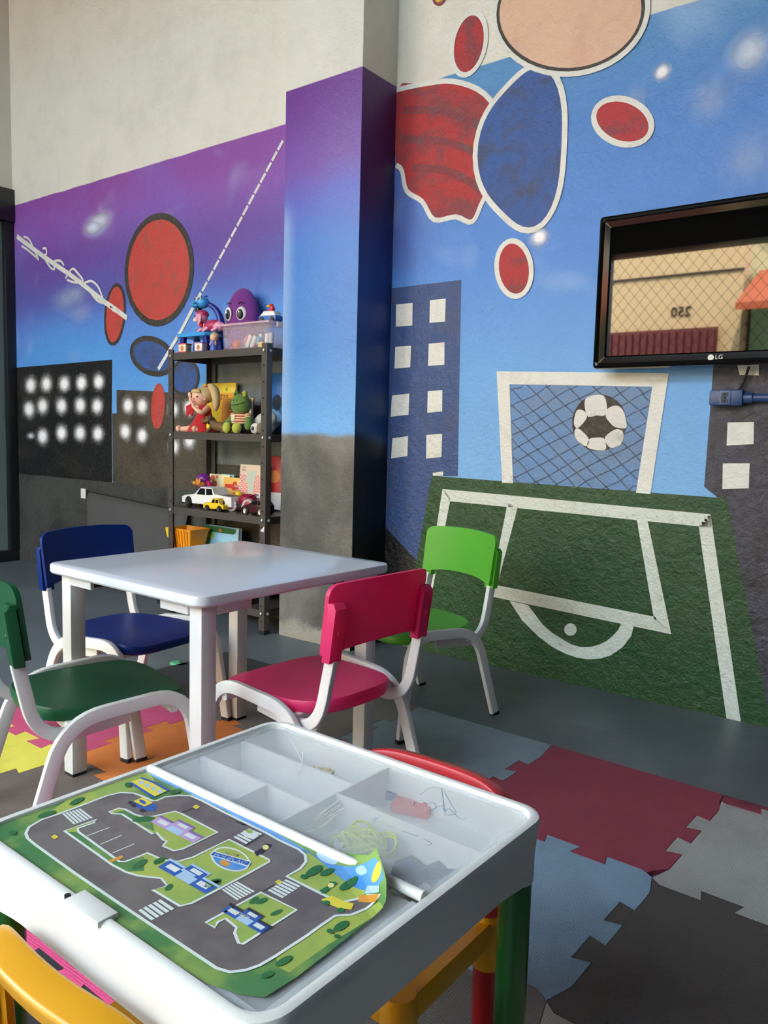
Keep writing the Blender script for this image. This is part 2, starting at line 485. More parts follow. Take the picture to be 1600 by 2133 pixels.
def column_material():
    t = NT('column_paint'); v = t.pos(); x, y, z = t.xyz(v)
    n1 = t.noise(2.2, 3.0, 0.5, v)
    zz = t.math('DIVIDE', t.math('ADD', z, t.math('MULTIPLY', t.math('SUBTRACT', n1, 0.5), 0.16)), 2.6)
    c = t.ramp(zz, [(0.36, rgb(112, 178, 240)), (0.50, rgb(78, 142, 216)), (0.66, rgb(74, 130, 212)), (0.735, rgb(98, 110, 202)), (0.79, rgb(122, 84, 172)), (0.90, rgb(112, 58, 148))])
    # pale sprayed streak on the left arris
    c = t.mix(t.math('MULTIPLY', t.math('MULTIPLY', t.smooth(x, -1.045, -0.95, 1.0, 0.0), t.smooth(z, 1.8, 1.95, 1.0, 0.0)), 0.5), c, rgb(186, 210, 240))
    dark = t.mix(t.smooth(t.noise(3.0, 5.0, 0.65, v, 0.5), 0.35, 0.75), rgb(88, 88, 86), rgb(134, 132, 126))  # dark glossy paint, with the sky it reflects lifted into the grey
    raw = rgb(168, 164, 154)
    lowz = t.math('ADD', z, t.math('MULTIPLY', t.math('SUBTRACT', t.noise(16.0, 4.0, 0.7, v), 0.5), 0.16))
    dark = t.mix(t.smooth(lowz, 0.05, 0.10, 0.85, 0.0), dark, raw)
    zb = t.math('ADD', z, t.math('MULTIPLY', t.math('SUBTRACT', t.noise(9.0, 3.0, 0.6, v), 0.5), 0.03))
    c = t.mix(t.smooth(zb, 0.905, 0.935), dark, c)
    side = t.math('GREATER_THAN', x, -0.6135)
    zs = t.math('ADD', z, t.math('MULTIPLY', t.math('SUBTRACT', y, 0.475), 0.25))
    shaded_side = t.ramp(t.math('DIVIDE', zs, 2.6), [(0.30, rgb(10, 13, 18)), (0.352, rgb(12, 16, 24)), (0.366, rgb(32, 78, 132)), (0.6, rgb(34, 66, 142)), (0.74, rgb(46, 34, 96)), (0.90, rgb(84, 44, 116))])  # right face of the pillar: its shade is painted in as darker colours
    c = t.mix(side, c, shaded_side)
    white = t.mix(t.smooth(t.noise(5.0, 4.0, 0.6, v), 0.4, 0.75, 0.0, 0.5), rgb(224, 222, 214), rgb(204, 202, 194))
    c = t.mix(t.smooth(z, 2.383, 2.389), c, white)
    t.set(c, 0.4); plaster_bump(t, 0.4, v); return t.m
def floor_material():
    t = NT('painted_concrete'); v = t.pos()
    n = t.noise(2.2, 6.0, 0.65, v, 0.5); n2 = t.noise(26.0, 4.0, 0.7, v)
    c = t.mix(t.smooth(n, 0.35, 0.7), rgb(84, 91, 97), rgb(106, 113, 119))
    c = t.mix(t.smooth(n2, 0.62, 0.75, 0.0, 0.35), c, rgb(70, 74, 78))
    t.set(c, t.math('ADD', 0.34, t.math('MULTIPLY', n, 0.2))); t.bump(t.math('ADD', n2, t.math('MULTIPLY', n, 2.0)), 0.12, 0.006); return t.m
M['floor'] = floor_material()
M['mural_wall'] = mural_wall_material()
M['column'] = column_material()
M['ceiling'] = paint('ceiling_paint', rgb(150, 148, 144), 0.7, bump=0.2)
M['dark_wall'] = paint('dark_wall_paint', rgb(58, 58, 60), 0.6, bump=0.3)
M['beige_wall'] = paint('beige_wall_paint', rgb(206, 200, 188), 0.6, bump=0.25)
M['dark_frame'] = plastic('dark_frame', rgb(24, 26, 30), 0.35)

floor = struct(box('floor', (XL - 0.2, YF, -0.12), (XR + 0.2, WY + 0.2, 0.0), M['floor']))
wall = struct(box('wall_back', (XL - 0.2, WY, -0.1), (XR + 0.2, WY + 0.2, ZC + 0.1), M['mural_wall']))
struct(box('ceiling', (XL - 0.2, YF, ZC), (XR + 0.2, WY + 0.2, ZC + 0.15), M['ceiling']))
struct(box('wall_right', (XR, YF, -0.1), (XR + 0.2, WY, ZC + 0.1), M['dark_wall']))
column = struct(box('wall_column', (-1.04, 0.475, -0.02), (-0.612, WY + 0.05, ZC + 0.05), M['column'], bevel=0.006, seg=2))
# left end of the room: dark sliding door with a grey pane under a beam, plaster above
struct(box('wall_left', (XL - 0.2, YF, 2.47), (XL, WY, ZC + 0.1), M['beige_wall']))
door = struct(thing('door_1', 'x', 'x')); del door['label']; del door['category']
door.location = (XL, 0, 0)
box('door_beam', (-0.10, YF, 2.26), (0.035, WY - 0.001, 2.47), M['dark_frame'], door, 0.006)
box('door_rail', (-0.08, YF, 0.0), (0.012, WY - 0.001, 0.075), M['dark_frame'], door, 0.004)
for yy in (WY - 0.066, -0.55, -1.85, YF):
    box('door_stile', (-0.07, yy, 0.07), (0.02, yy + 0.065, 2.27), M['dark_frame'], door, 0.005)
for y0, y1 in ((-0.48, WY - 0.06), (-1.78, -0.54), (YF + 0.06, -1.84)):
    box('door_pane', (-0.035, y0, 0.07), (-0.022, y1, 2.27), M['glass'], door)

# open front towards the street: piers, beam, safety net
M['pier'] = paint('pier_paint', rgb(70, 70, 72), 0.6, bump=0.3)
struct(box('wall_front', (1.15, YF - 0.2, -0.1), (XR + 0.2, YF, ZC + 0.1), M['dark_wall']))
struct(box('trim_1', (-1.86, YF - 0.2, -0.1), (-1.63, YF, ZC + 0.1), M['pier'], bevel=0.004))
struct(box('trim_2', (XL - 0.2, YF - 0.22, 2.72), (1.15, YF + 0.02, 3.12), M['dark_frame'], bevel=0.004))
struct(box('trim_3', (XL - 0.2, YF - 0.2, -0.1), (1.15, YF, 0.16), M['pier']))
bm = bmesh.new()
x0, x1, z0, z1, dx, dz = XL, 1.15, 0.16, ZC, 0.108, 0.130
k = dz / dx; s = section('oval', 0.0016, 0.0016, 4)
c = z0 - (x1) * k
lo_c, hi_c = z0 - k * x1, z1 - k * x0
for sgn in (1, -1):
    cmin = min(z0 - sgn * k * xx for xx in (x0, x1)); cmax = max(z1 - sgn * k * xx for xx in (x0, x1))
    cc = cmin
    while cc < cmax:
        ptsn = []
        for xx in (x0, x1):
            zz = sgn * k * xx + cc
            if z0 <= zz <= z1: ptsn.append((xx, zz))
        for zz in (z0, z1):
            xx = (zz - cc) / (sgn * k)
            if x0 < xx < x1: ptsn.append((xx, zz))
        if len(ptsn) >= 2:
            bm_sweep(bm, [(ptsn[0][0], YF - 0.1 + 0.002 * sgn, ptsn[0][1]), (ptsn[1][0], YF - 0.1 + 0.002 * sgn, ptsn[1][1])], s, up=(0, 1, 0), cap=False)
        cc += dz
M['net'] = plastic('net_cord', rgb(52, 46, 40), 0.8)
net = from_bm('safety_net', bm, M['net'])
tag(net, 'thin diamond-mesh safety net across the open street side', 'net'); net['kind'] = 'stuff'

# street side, seen mirrored in the television
M['street'] = paint('street_asphalt', rgb(118, 116, 112), 0.8, bump=0.2)
M['tan'] = paint('tan_render', rgb(218, 182, 130), 0.75, bump=0.2)
M['gate'] = plastic('gate_paint', rgb(112, 42, 34), 0.55)
M['tile'] = paint('roof_tile_clay', rgb(190, 92, 52), 0.7, bump=0.2)
M['house_green'] = paint('green_render', rgb(158, 186, 130), 0.7, bump=0.2)
M['dark_soil'] = plastic('dark_timber', rgb(60, 44, 34), 0.8)
struct(box('trim_4', (-30, -30, -0.3), (30, YF - 0.2, -0.05), M['street']))
h = thing('town_house', 'tan street house with brown slatted gate mirrored in the television', 'house', (-2.6, -8.2, -0.05))
box('wall', (-4.2, -3.0, 0.0), (1.30, 0.0, 3.9), M['tan'], h)
box('band', (-4.25, 0.0, 3.30), (1.30, 0.03, 3.325), M['dark_soil'], h)
box('parapet', (-4.3, -3.05, 3.9), (1.36, 0.08, 4.0), M['dark_frame'], h)
g = box('gate', (-0.75, 0.03, 0.0), (1.02, 0.07, 2.56), M['gate'], h)
for i in range(17):
    xx = -0.73 + i * 0.1035
    box('gate_slat', (xx, 0.07, 0.02), (xx + 0.07, 0.11, 2.52), M['gate'], g)
lettering('house_number', '250', 0.19, M['dark_soil'], h, basis((0.50, 0.012, 2.80), (-1, 0, 0), (0, 0, 1)), 0.01)
h2 = thing('tiled_house', 'green house with orange clay tile awning mirrored in the television', 'house', (0.9, -8.2, -0.05))
box('wall', (-2.15, -3.0, 0.0), (3.2, -0.3, 3.3), M['house_green'], h2)
prism('awning', [(-0.4, 3.35), (0.75, 2.75), (0.75, 2.66), (-0.4, 3.25)], -2.1, 3.3, M['tile'], h2, mtx=Matrix(((0, 0, 1, 0), (1, 0, 0, 0), (0, 1, 0, 0), (0, 0, 0, 1))))
box('doorway', (-1.6, -0.3, 0.0), (-0.5, -0.2, 2.1), M['dark_soil'], h2)
box('doorway', (0.6, -0.3, 0.0), (1.6, -0.2, 2.1), M['dark_soil'], h2)

# ================================================================== the mural
M['p_white'] = paint('mural_white', rgb(228, 228, 222), 0.45, rgb(190, 190, 186), 0.35, 0.5, 20.0)
M['p_line'] = paint('mural_line_white', rgb(216, 222, 212), 0.42, rgb(96, 128, 84), 0.5, 0.6, 46.0, 0.54)
M['p_green'] = paint('mural_field_green', rgb(24, 72, 30), 0.34, rgb(56, 76, 34), 0.4, 0.75, 6.0, 0.46)
M['p_navy'] = paint('mural_navy', rgb(44, 76, 132), 0.34, rgb(74, 78, 104), 0.6, 0.7, 5.0, 0.5)
M['p_black'] = paint('mural_black', rgb(15, 16, 19), 0.34, rgb(58, 52, 43), 0.6, 0.7, 2.4, 0.5)  # brownish patches carry reflected light on the gloss, mixed into the colour
M['p_brown'] = paint('mural_brown_black', rgb(80, 72, 60), 0.36, rgb(36, 34, 32), 0.7, 0.8, 6.0, 0.46)  # dark gloss paint; part of the brown is its reflection, put into the colour
M['p_smoke'] = paint('mural_smoke_grey', rgb(70, 70, 68), 0.38, rgb(26, 27, 29), 0.85, 0.6, 2.2, 0.44)
M['p_grey'] = paint('mural_grey', rgb(120, 128, 130), 0.42, rgb(96, 94, 88), 0.5, 0.6, 4.0)
M['p_dusk'] = paint('mural_dusk_grey', rgb(66, 64, 78), 0.38, rgb(46, 42, 40), 0.8, 0.8, 8.0, 0.45)
M['p_blue'] = paint('mural_shape_blue', rgb(52, 92, 164), 0.5, rgb(70, 74, 92), 0.8, 0.7, 7.0, 0.44)
M['p_red'] = paint('mural_shape_red', rgb(182, 44, 50), 0.5, rgb(104, 66, 74), 0.75, 0.7, 6.0, 0.45)
M['p_red2'] = paint('mural_shape_light_red', rgb(198, 72, 66), 0.5, rgb(120, 92, 84), 0.55, 0.7, 12.0, 0.5)
M['p_fold'] = paint('mural_shape_dull_red', rgb(138, 50, 58), 0.5, rgb(104, 84, 90), 0.7, 0.7, 10.0, 0.44)
M['p_peach'] = paint('mural_shape_peach', rgb(226, 186, 160), 0.5, rgb(206, 150, 128), 0.4, 0.5, 5.0)
M['p_ink'] = paint('mural_ink', rgb(56, 52, 48), 0.5, rgb(96, 92, 84), 0.6, 0.7, 40.0)
M['p_yellow'] = paint('mural_yellow', rgb(232, 190, 60), 0.5)
M['p_net'] = paint('mural_net_line', rgb(62, 82, 108), 0.5, rgb(100, 130, 165), 0.5, 0.5, 60.0)
M['p_netfill'] = paint('mural_net_shade', rgb(96, 140, 196), 0.45, rgb(112, 134, 160), 0.7, 0.5, 3.0, 0.44)
M['p_ballwhite'] = paint('mural_ball_white', rgb(226, 224, 220), 0.5, rgb(150, 146, 142), 0.5, 0.6, 10.0)
M['p_ballblack'] = paint('mural_ball_black', rgb(58, 50, 42), 0.5, rgb(110, 102, 92), 0.5, 0.8, 60.0)
M['dot'] = spray('sprayed_white', rgb(246, 246, 250), 1.0)
M['haze'] = spray('sprayed_haze', rgb(206, 222, 244), 0.30, 1.0)
M['dot_soft'] = spray('sprayed_thin_white', rgb(226, 236, 248), 0.75, 1.0)

cv = Canvas(lambda x, y: aty(x, y, WY), (0, -1, 0), (1, 0, 0), wall, step=0.0007)
def wall_z(px, py): return aty(px, py, WY).z
floor_px = lambda x: None
# ---- left: night skyline
def drop(pts_top):
    """outline from its upper edge straight down to the floor"""
    top = [cv.P(q) for q in pts_top]
    return top + [Vector((top[-1].x, WY, 0.0)), Vector((top[0].x, WY, 0.0))]
top = [cv.P(q) for q in ((10, 768), (33, 766), (234, 749))]
top[0].x = XL
bot = [cv.P((233, 862))]
A_ = [top[0], top[1], top[2], bot[0], Vector((bot[0].x, WY, 0.60)), Vector((XL, WY, 0.60))]
cv.poly3('painted_building', A_, M['p_black'], 1)
b0 = cv.P((243, 812)); b1 = cv.P((318, 815)); b2 = cv.P((460, 824)); bb = cv.P((234, 861))
cv.poly3('painted_building', [Vector((bb.x, WY, bb.z)), Vector((b0.x, WY, bb.z)), b0, b1, b2, Vector((b2.x, WY, 0.60)), Vector((bb.x, WY, 0.60))], M['p_brown'], 1)
cv.poly3('painted_smoke', [Vector((XL, WY, 0.60)), Vector((b2.x, WY, 0.60)), Vector((b2.x, WY, 0.0)), Vector((XL, WY, 0.0))], M['p_smoke'], 1)
g0 = cv.P((440, 756)); g1 = Vector((-1.03, WY, g0.z + 0.02))
cv.poly3('painted_building', [g0, g1, Vector((-1.03, WY, 0.75)), Vector((g0.x, WY, 0.75))], M['p_grey'], 2)
cv.poly3('painted_building', [Vector((g0.x, WY, 0.75)), Vector((-1.03, WY, 0.75)), Vector((-1.03, WY, 0.0)), Vector((g0.x, WY, 0.0))], M['p_brown'], 2)
Zp = lambda x, y: (x / 3.555, 400 + y / 3.555)
for q in ((230, 1430), (345, 1420), (478, 1422), (605, 1415), (733, 1405), (218, 1610), (318, 1585), (458, 1585), (597, 1580), (722, 1585),
          (318, 1810), (458, 1785), (595, 1785), (727, 1790), (950, 1580), (1055, 1585), (1285, 1610), (1400, 1600), (930, 1775), (1055, 1805), (1290, 1885), (1405, 1840)):
    cv.dot(Zp(*q), 18.0, M['dot'], 3, 1.45, 'painted_window_light')
cv.dot(Zp(230, 1805), 13.0, M['dot_soft'], 3, 0.9, 'painted_window_light')
for q, r_ in (((740, 215), 42), ((690, 265), 34), ((480, 800), 52), ((600, 900), 44), ((560, 760), 50)):
    cv.dot(Zp(*q), r_, M['dot_soft'] if q[1] < 300 else M['haze'], 2, 0.8, 'painted_cloud')
# white ropes of paint
cv.stroke('painted_rope', [Zp(*q) for q in ((130, 330), (330, 480), (560, 640), (760, 800), (860, 870), (945, 935))], 0.030, M['p_white'], 6, smooth=5)
for seq in (((180, 330), (220, 350), (250, 410), (290, 500), (270, 480), (210, 430), (165, 400)), ((320, 420), (345, 420), (350, 460), (330, 480), (380, 560), (410, 570), (400, 520), (450, 510), (480, 545)),
            ((490, 640), (540, 570), (580, 600), (620, 660), (560, 670), (500, 650)), ((620, 680), (680, 660), (730, 700), (760, 770), (770, 820), (720, 800), (660, 720), (620, 680)),
            ((690, 740), (740, 800), (800, 840), (830, 850)), ((820, 850), (860, 860), (890, 890), (850, 880), (830, 860))):
    cv.stroke('painted_rope', [Zp(*q) for q in seq], 0.014, M['p_white'], 7, smooth=5)
def lerp(a, b, t): return (a[0] + (b[0] - a[0]) * t, a[1] + (b[1] - a[1]) * t)
ra, rb = (590, 293), (420, 610)
for i in range(14):
    t0, t1 = i / 14.0, (i + 0.86) / 14.0
    cv.stroke('painted_rope', [lerp(ra, rb, t0), lerp(ra, rb, t1)], 0.016, M['p_white'], 3)
cv.stroke('painted_rope', [(420, 610), (378, 690), (331, 769)], 0.022, M['p_white'], 6)
# plain rounded shapes in the mural's reds and blues
def balloon(px, fill, rim, width, layer=3):
    cv.poly('painted_shape', px, fill, layer)
    cv.stroke('painted_outline', px, width, rim, layer + 1, closed=True)
balloon(cv.blob((332, 562), 68, 112, 0.06), M['p_red2'], M['p_ink'], 0.035)
balloon(cv.blob((240, 655), 20, 62, 0.08), M['p_red2'], M['p_ink'], 0.02, 3)
balloon(cv.blob((318, 742), 46, 34, 0.5), M['p_blue'], M['p_ink'], 0.03, 4)
balloon(cv.blob((386, 786), 28, 36, 0.1), M['p_blue'], M['p_ink'], 0.02, 4)
balloon(cv.blob((330, 846), 13, 46, 0.05), M['p_red2'], M['p_red2'], 0.01, 3)
# ---- right: tower with windows
xc = -0.612
t0_, t1_ = cv.P((822, 600)), cv.P((961, 583))
r1 = cv.P((954, 992)); r2 = cv.P((902, 992))
cv.poly3('painted_tower', [Vector((xc, WY, t0_.z)), t1_, r1, r2, Vector((cv.P((870, 1170)).x, WY, cv.P((870, 1170)).z)), Vector((xc, WY, cv.P((822, 1100)).z))], M['p_navy'], 1)
cv.poly3('painted_tower_base', [Vector((xc, WY, cv.P((822, 1100)).z)), Vector((cv.P((870, 1170)).x, WY, cv.P((870, 1170)).z)), cv.P((836, 1340)), Vector((xc, WY, 0.0))], M['p_black'], 1)
for q in (((825.6, 634.4), (860, 631), (859.4, 678), (825, 680.5)), ((896, 625.5), (929, 622), (927.5, 670), (895, 672.5)),
          ((824, 722.5), (857, 720), (855, 765), (822, 768)), ((893.5, 716), (926.5, 713), (926, 760), (892, 762)),
          ((817, 824), (853, 819.5), (851.5, 864), (814, 868)), ((891.5, 815), (922, 812.5), (921.5, 857), (890.5, 860)),
          ((818, 913), (850.5, 908.5), (849, 950), (815, 955)), ((888.5, 906), (921.5, 903.5), (920, 952), (888, 955)), ((902, 985), (923.5, 982), (923.5, 991), (902, 991))):
    cv.poly('painted_window', q, M['p_white'], 2)
# ---- right: dark block behind the football field
k0 = cv.P((1488, 740)); k1 = cv.P((1467, 1014)); xr_ = XR
cv.poly3('painted_building', [k0, Vector((xr_, WY, k0.z)), Vector((xr_, WY, 0.0)), Vector((cv.P((1560, 1515)).x, WY, 0.0)), cv.P((1500, 1040)), k1], M['p_dusk'], 1)
for q in (((1534, 752), (1581, 750), (1581, 782), (1541, 781)), ((1516, 880), (1571, 879), (1570, 925), (1514, 928)), ((1506, 965), (1562, 965), (1560, 1017), (1505, 1019))):
    cv.poly('painted_window', q, M['p_white'], 2)
# ---- goal, net and ball
Gp = lambda x, y: (1000 + x / 3.81, 740 + y / 3.81)
quad = [Gp(237, 230), Gp(1370, 250), Gp(1240, 1085), Gp(265, 1010)]
cv.poly('painted_net_shade', quad, M['p_netfill'], 1)
def clip_line(p0, d, poly):
    t0, t1 = -1e9, 1e9
    n = len(poly); cx = sum(q[0] for q in poly) / n; cy = sum(q[1] for q in poly) / n
    for i in range(n):
        a, b = poly[i], poly[(i + 1) % n]
        nx, ny = -(b[1] - a[1]), b[0] - a[0]
        if nx * (cx - a[0]) + ny * (cy - a[1]) < 0: nx, ny = -nx, -ny
        den = nx * d[0] + ny * d[1]; num = nx * (a[0] - p0[0]) + ny * (a[1] - p0[1])
        if abs(den) < 1e-9: continue
        t = num / den
        if den > 0: t0 = max(t0, t)
        else: t1 = min(t1, t)
    return (t0, t1) if t1 > t0 else None
inner = [(242, 235), (1365, 255), (1236, 1080), (270, 1005)]
def net_line(p0, d):
    c = clip_line(p0, d, inner)
    if not c or c[1] - c[0] < 0.05: return
    ptsn = []
    for i in range(9):
        t = c[0] + (c[1] - c[0]) * i / 8.0
        w_ = 10.0 * math.sin(6.0 * i / 8.0 + p0[0] * 0.02 + p0[1] * 0.013) * (1 if 0 < i < 8 else 0)
        ptsn.append(Gp(p0[0] + d[0] * t - d[1] * w_ * 0.6, p0[1] + d[1] * t + d[0] * w_))
    cv.stroke('painted_net_line', ptsn, 0.0045, M['p_net'], 2)
for x_ in (245, 400, 545, 710, 910, 1085, 1250): net_line((x_, 262), (0.70, 0.72))
for y_ in (400, 530, 660, 800, 950): net_line((255, y_), (0.70, 0.72))
for y_ in (260, 380, 500, 610, 730, 840, 960, 1080, 1190, 1300, 1420, 1540): net_line((300, y_), (0.86, -0.46))
cv.poly('painted_goal', [Gp(135, 128), Gp(1500, 142), Gp(1355, 1100), Gp(1240, 1092), Gp(1370, 250), Gp(237, 230), Gp(265, 1015), Gp(178, 1012)], M['p_white'], 4)
bc = Gp(948, 535)
ballpx = cv.blob(bc, 56.5, 59.0, 0.2, 36)
cv.poly('painted_ball', ballpx, M['p_ballblack'], 4)
for seq in (((838, 350), (900, 318), (985, 322), (1010, 410), (992, 478), (930, 478), (862, 488), (838, 430)), ((1008, 430), (1085, 398), (1140, 440), (1163, 520), (1160, 578), (1075, 570), (1030, 530), (1003, 490)),
            ((1072, 590), (1130, 600), (1142, 655), (1110, 715), (1045, 735), (1010, 705), (995, 650)), ((880, 660), (980, 655), (1003, 705), (995, 752), (920, 752), (855, 730), (860, 690)),
            ((790, 585), (865, 660), (848, 722), (790, 690), (755, 640), (758, 590)), ((770, 440), (825, 440), (852, 492), (800, 562), (765, 575), (748, 530))):
    cv.poly('painted_ball_panel', [Gp(*q) for q in seq], M['p_ballwhite'], 5, smooth=3)
# ---- football field
Fp = lambda x, y: (820 + x / 2.051, 960 + y / 2.051)
f_br = cv.P((1606, 1524)); f_bl = cv.P((836, 1340))
cv.poly3('painted_field', [cv.P((900, 991)), cv.P((1513, 1038)), cv.P((1519, 1062)), Vector((f_br.x, WY, 0.0)), Vector((f_bl.x, WY, 0.0))], M['p_green'], 2)
for seq in (((210, 120), (1355, 228), (1360, 285), (240, 172)), ((210, 120), (245, 160), (222, 275), (165, 560), (142, 560)), ((1355, 228), (1485, 1118), (1423, 1100), (1303, 270)),
            ((488, 180), (532, 195), (440, 545), (410, 578)), ((1038, 240), (1085, 250), (1187, 740), (1113, 672)), ((440, 530), (1118, 666), (1186, 740), (413, 578))):
    cv.poly('painted_line', [Fp(*q) for q in seq], M['p_line'], 3)
arc_o = [Fp(*q) for q in ((497, 598), (550, 680), (620, 750), (680, 795), (740, 825), (785, 840), (830, 847), (885, 844), (930, 830), (980, 795), (1018, 745), (1030, 690))]
arc_i = [Fp(*q) for q in ((975, 690), (962, 720), (940, 745), (912, 768), (880, 785), (840, 795), (800, 795), (760, 783), (720, 760), (680, 735), (640, 700), (575, 615))]
cv.poly('painted_line', arc_o + arc_i, M['p_line'], 4)
cv.poly('painted_spot', cv.blob((1189, 1311), 13, 13), M['p_line'], 4)
# ---- right: plain shapes in the colours of the figure above
pen = [(826, 188), (880, 176), (945, 170), (1010, 196), (1052, 262), (1062, 330), (1010, 412), (985, 462), (950, 452), (905, 458), (880, 420), (848, 398), (838, 356), (826, 344)]
cv.poly('painted_pennant', pen, M['p_red'], 3, smooth=3)
cv.stroke('painted_outline', pen[:1] + pen[1:], 0.02, M['p_white'], 4, closed=False, smooth=4)
for i, (a, b) in enumerate((((840, 230), (1000, 260)), ((840, 290), (1020, 330)), ((860, 350), (1000, 390)))):
    cv.stroke('painted_fold', [a, (lerp(a, b, 0.5)[0], lerp(a, b, 0.5)[1] - 14), b], 0.03, M['p_fold'], 4, smooth=4)
balloon(cv.blob((1092, 310), 92, 168, 0.10, 44, 0.09), M['p_blue'], M['p_white'], 0.022, 5)
balloon(cv.blob((978, 92), 34, 66, 0.2), M['p_red'], M['p_white'], 0.02, 5)
balloon(cv.blob((1298, 254), 62, 46, 0.35), M['p_red'], M['p_white'], 0.02, 5)
balloon(cv.blob((1072, 560), 36, 58, -0.1), M['p_red'], M['p_white'], 0.02, 6)
balloon(cv.blob((1190, 24), 160, 130, -0.15, 44), M['p_peach'], M['p_white'], 0.022, 7)
cv.stroke('painted_outline', cv.blob((1190, 24), 152, 122, -0.15, 44), 0.012, M['p_ink'], 9, closed=True)
cv.stroke('painted_stroke', [(902, -8), (908, 6), (920, 8), (930, -6)], 0.014, M['p_red'], 3, smooth=5)
cv.stroke('painted_stroke', [(908, -8), (914, 2), (924, -8)], 0.014, M['p_yellow'], 4, smooth=5)
for q, r_ in (((1124, 494), 30), ((1120, 452), 17), ((1380, 150), 26), ((1562, 108), 76), ((1480, 205), 80), ((1325, 205), 40), ((1560, 330), 100), ((1440, 560), 80)):
    cv.dot(q, r_, M['dot'] if r_ in (30, 17, 26) else M['dot_soft'] if r_ == 76 else M['haze'], 2, 1.0, 'painted_cloud')
# brown stain on the floor
fl = Canvas(lambda x, y: atz(x, y, 0.0), (0, 0, 1), (1, 0, 0), floor, step=0.0006)
M['stain'] = paint('floor_stain', rgb(120, 92, 74), 0.5, rgb(96, 90, 88), 0.6, 0.2, 20.0)
fl.poly('floor_stain', [(20, 1396), (36, 1391), (50, 1394), (54, 1401), (40, 1408), (28, 1405)], M['stain'], 1, smooth=3)

# ================================================================== foam floor mats
G_ROT = -0.02113
def grid_pt(gx, gy):
    c, s = math.cos(G_ROT), math.sin(G_ROT); dx, dy = gx - 2, gy + 1
    return Vector(((c * dx - s * dy + 2) * 0.5, (s * dx + c * dy - 1) * 0.5, 0.0))
GX = lambda i: 0.025 + 0.9875 * i
GY = lambda j: 0.035 - 0.963 * j
def zigzag(a, b, plus, minus, sgn=1, amp=0.034, tip=0.084):
    """dovetail joint from a to b in grid units: tab centres on the plus and on the minus side"""
    a, b = Vector(a), Vector(b); d = (b - a); L = d.length; d.normalize(); nrm = Vector((-d.y, d.x)) * sgn
    out = [a.copy()]
    for c, s_ in sorted([(c, 1) for c in plus] + [(c, -1) for c in minus]):
        lo, hi = max(0.012, c - tip), min(0.988, c + tip)
        out += [a + d * (lo * L) + nrm * (amp * s_), a + d * (hi * L) + nrm * (amp * s_)]
    out.append(b.copy())
    return out
V_PLUS, V_MINUS = (0.205, 0.5, 0.795), (0.3525, 0.6475)
H_PLUS, H_MINUS = (0.13, 0.425, 0.72), (0.2775, 0.5725, 0.865)
def mat_outline(i, j, straight=()):
    x0, x1, y1, y0 = GX(i), GX(i + 1), GY(j), GY(j + 1)
    sides = [('bottom', (x0, y0), (x1, y0)), ('right', (x1, y0), (x1, y1)), ('top', (x1, y1), (x0, y1)), ('left', (x0, y1), (x0, y0))]
    pts = []
    for nm, a, b in sides:
        if nm in straight: seq = [Vector(a), Vector(b)]
        elif nm == 'bottom': seq = zigzag(a, b, H_PLUS, H_MINUS, -1)
        elif nm == 'top': seq = zigzag(b, a, H_PLUS, H_MINUS, -1)[::-1]
        elif nm == 'right': seq = zigzag(a, b, V_PLUS, V_MINUS, -1)
        else: seq = zigzag(b, a, V_PLUS, V_MINUS, -1)[::-1]
        pts += seq[:-1]
    return pts
def inset(pts, d):
    n = len(pts); out = []
    for k in range(n):
        a, b, c = pts[k - 1], pts[k], pts[(k + 1) % n]
        e1 = (b - a).normalized(); e2 = (c - b).normalized()
        n1 = Vector((-e1.y, e1.x)); n2 = Vector((-e2.y, e2.x))
        m_ = n1 + n2
        if m_.length < 0.3: m_ = n1
        m_.normalize(); k_ = d / max(0.5, m_.dot(n1))
        out.append(b + m_ * k_)
    return out
MT = 0.011
mats_spec = [
    (-2, 0, rgb(52, 54, 57), True, 0.0, ('top', 'left'), 'black foam mat beneath the table edge in front of the shelf'),
    (-1, 0, rgb(128, 122, 114), True, 0.3, ('top',), 'taupe ribbed foam mat under the pink chair'),
    (0, 0, rgb(136, 152, 162), True, 0.3, (), 'light blue-grey ribbed foam mat below the lime chair'),
    (1, 0, rgb(152, 56, 78), False, 0.0, (), 'crimson foam mat with a torn corner along the bare floor'),
    (2, 0, rgb(170, 168, 164), False, 0.0, (), 'pale grey foam mat right of the crimson one'),
    (-2, 1, rgb(214, 84, 128), False, 0.0, ('left',), 'hot pink foam mat under the dark green chair'),
    (-1, 1, rgb(226, 130, 62), True, 0.3, (), 'orange ribbed foam mat between the table legs'),
    (0, 1, rgb(118, 112, 106), True, 0.3, (), 'taupe foam mat hidden behind the white play table'),
    (1, 1, rgb(136, 164, 190), False, 0.0, (), 'light blue woven foam mat beside the green tube leg'),
    (2, 1, rgb(82, 74, 70), False, 0.3, (), 'dark brown foam mat in the lower right corner'),
    (-2, 2, rgb(238, 226, 92), False, 0.0, ('left', 'bottom'), 'yellow foam mat at the left picture edge'),
    (-1, 2, rgb(116, 104, 96), True, 0.3, (), 'brown ribbed foam mat beside the yellow one'),
    (0, 2, rgb(232, 84, 140), False, 0.0, (), 'bright pink foam mat seen behind the yellow chair back'),
    (1, 2, rgb(124, 120, 116), False, 0.0, (), 'grey woven foam mat under the play table legs'),
    (2, 2, rgb(176, 170, 158), False, 0.0, ('right',), 'beige foam mat whose corner shows by the green tube leg'),
    (-1, 3, rgb(96, 88, 82), True, 0.3, ('bottom', 'left'), 'brown foam mat lying under the yellow chair legs'),
    (0, 3, rgb(48, 50, 56), True, 0.3, ('bottom',), 'charcoal foam mat below the yellow chair'),
    (1, 3, rgb(44, 48, 74), True, 0.3, ('bottom', 'right'), 'navy foam mat nearest to the viewer'),
]
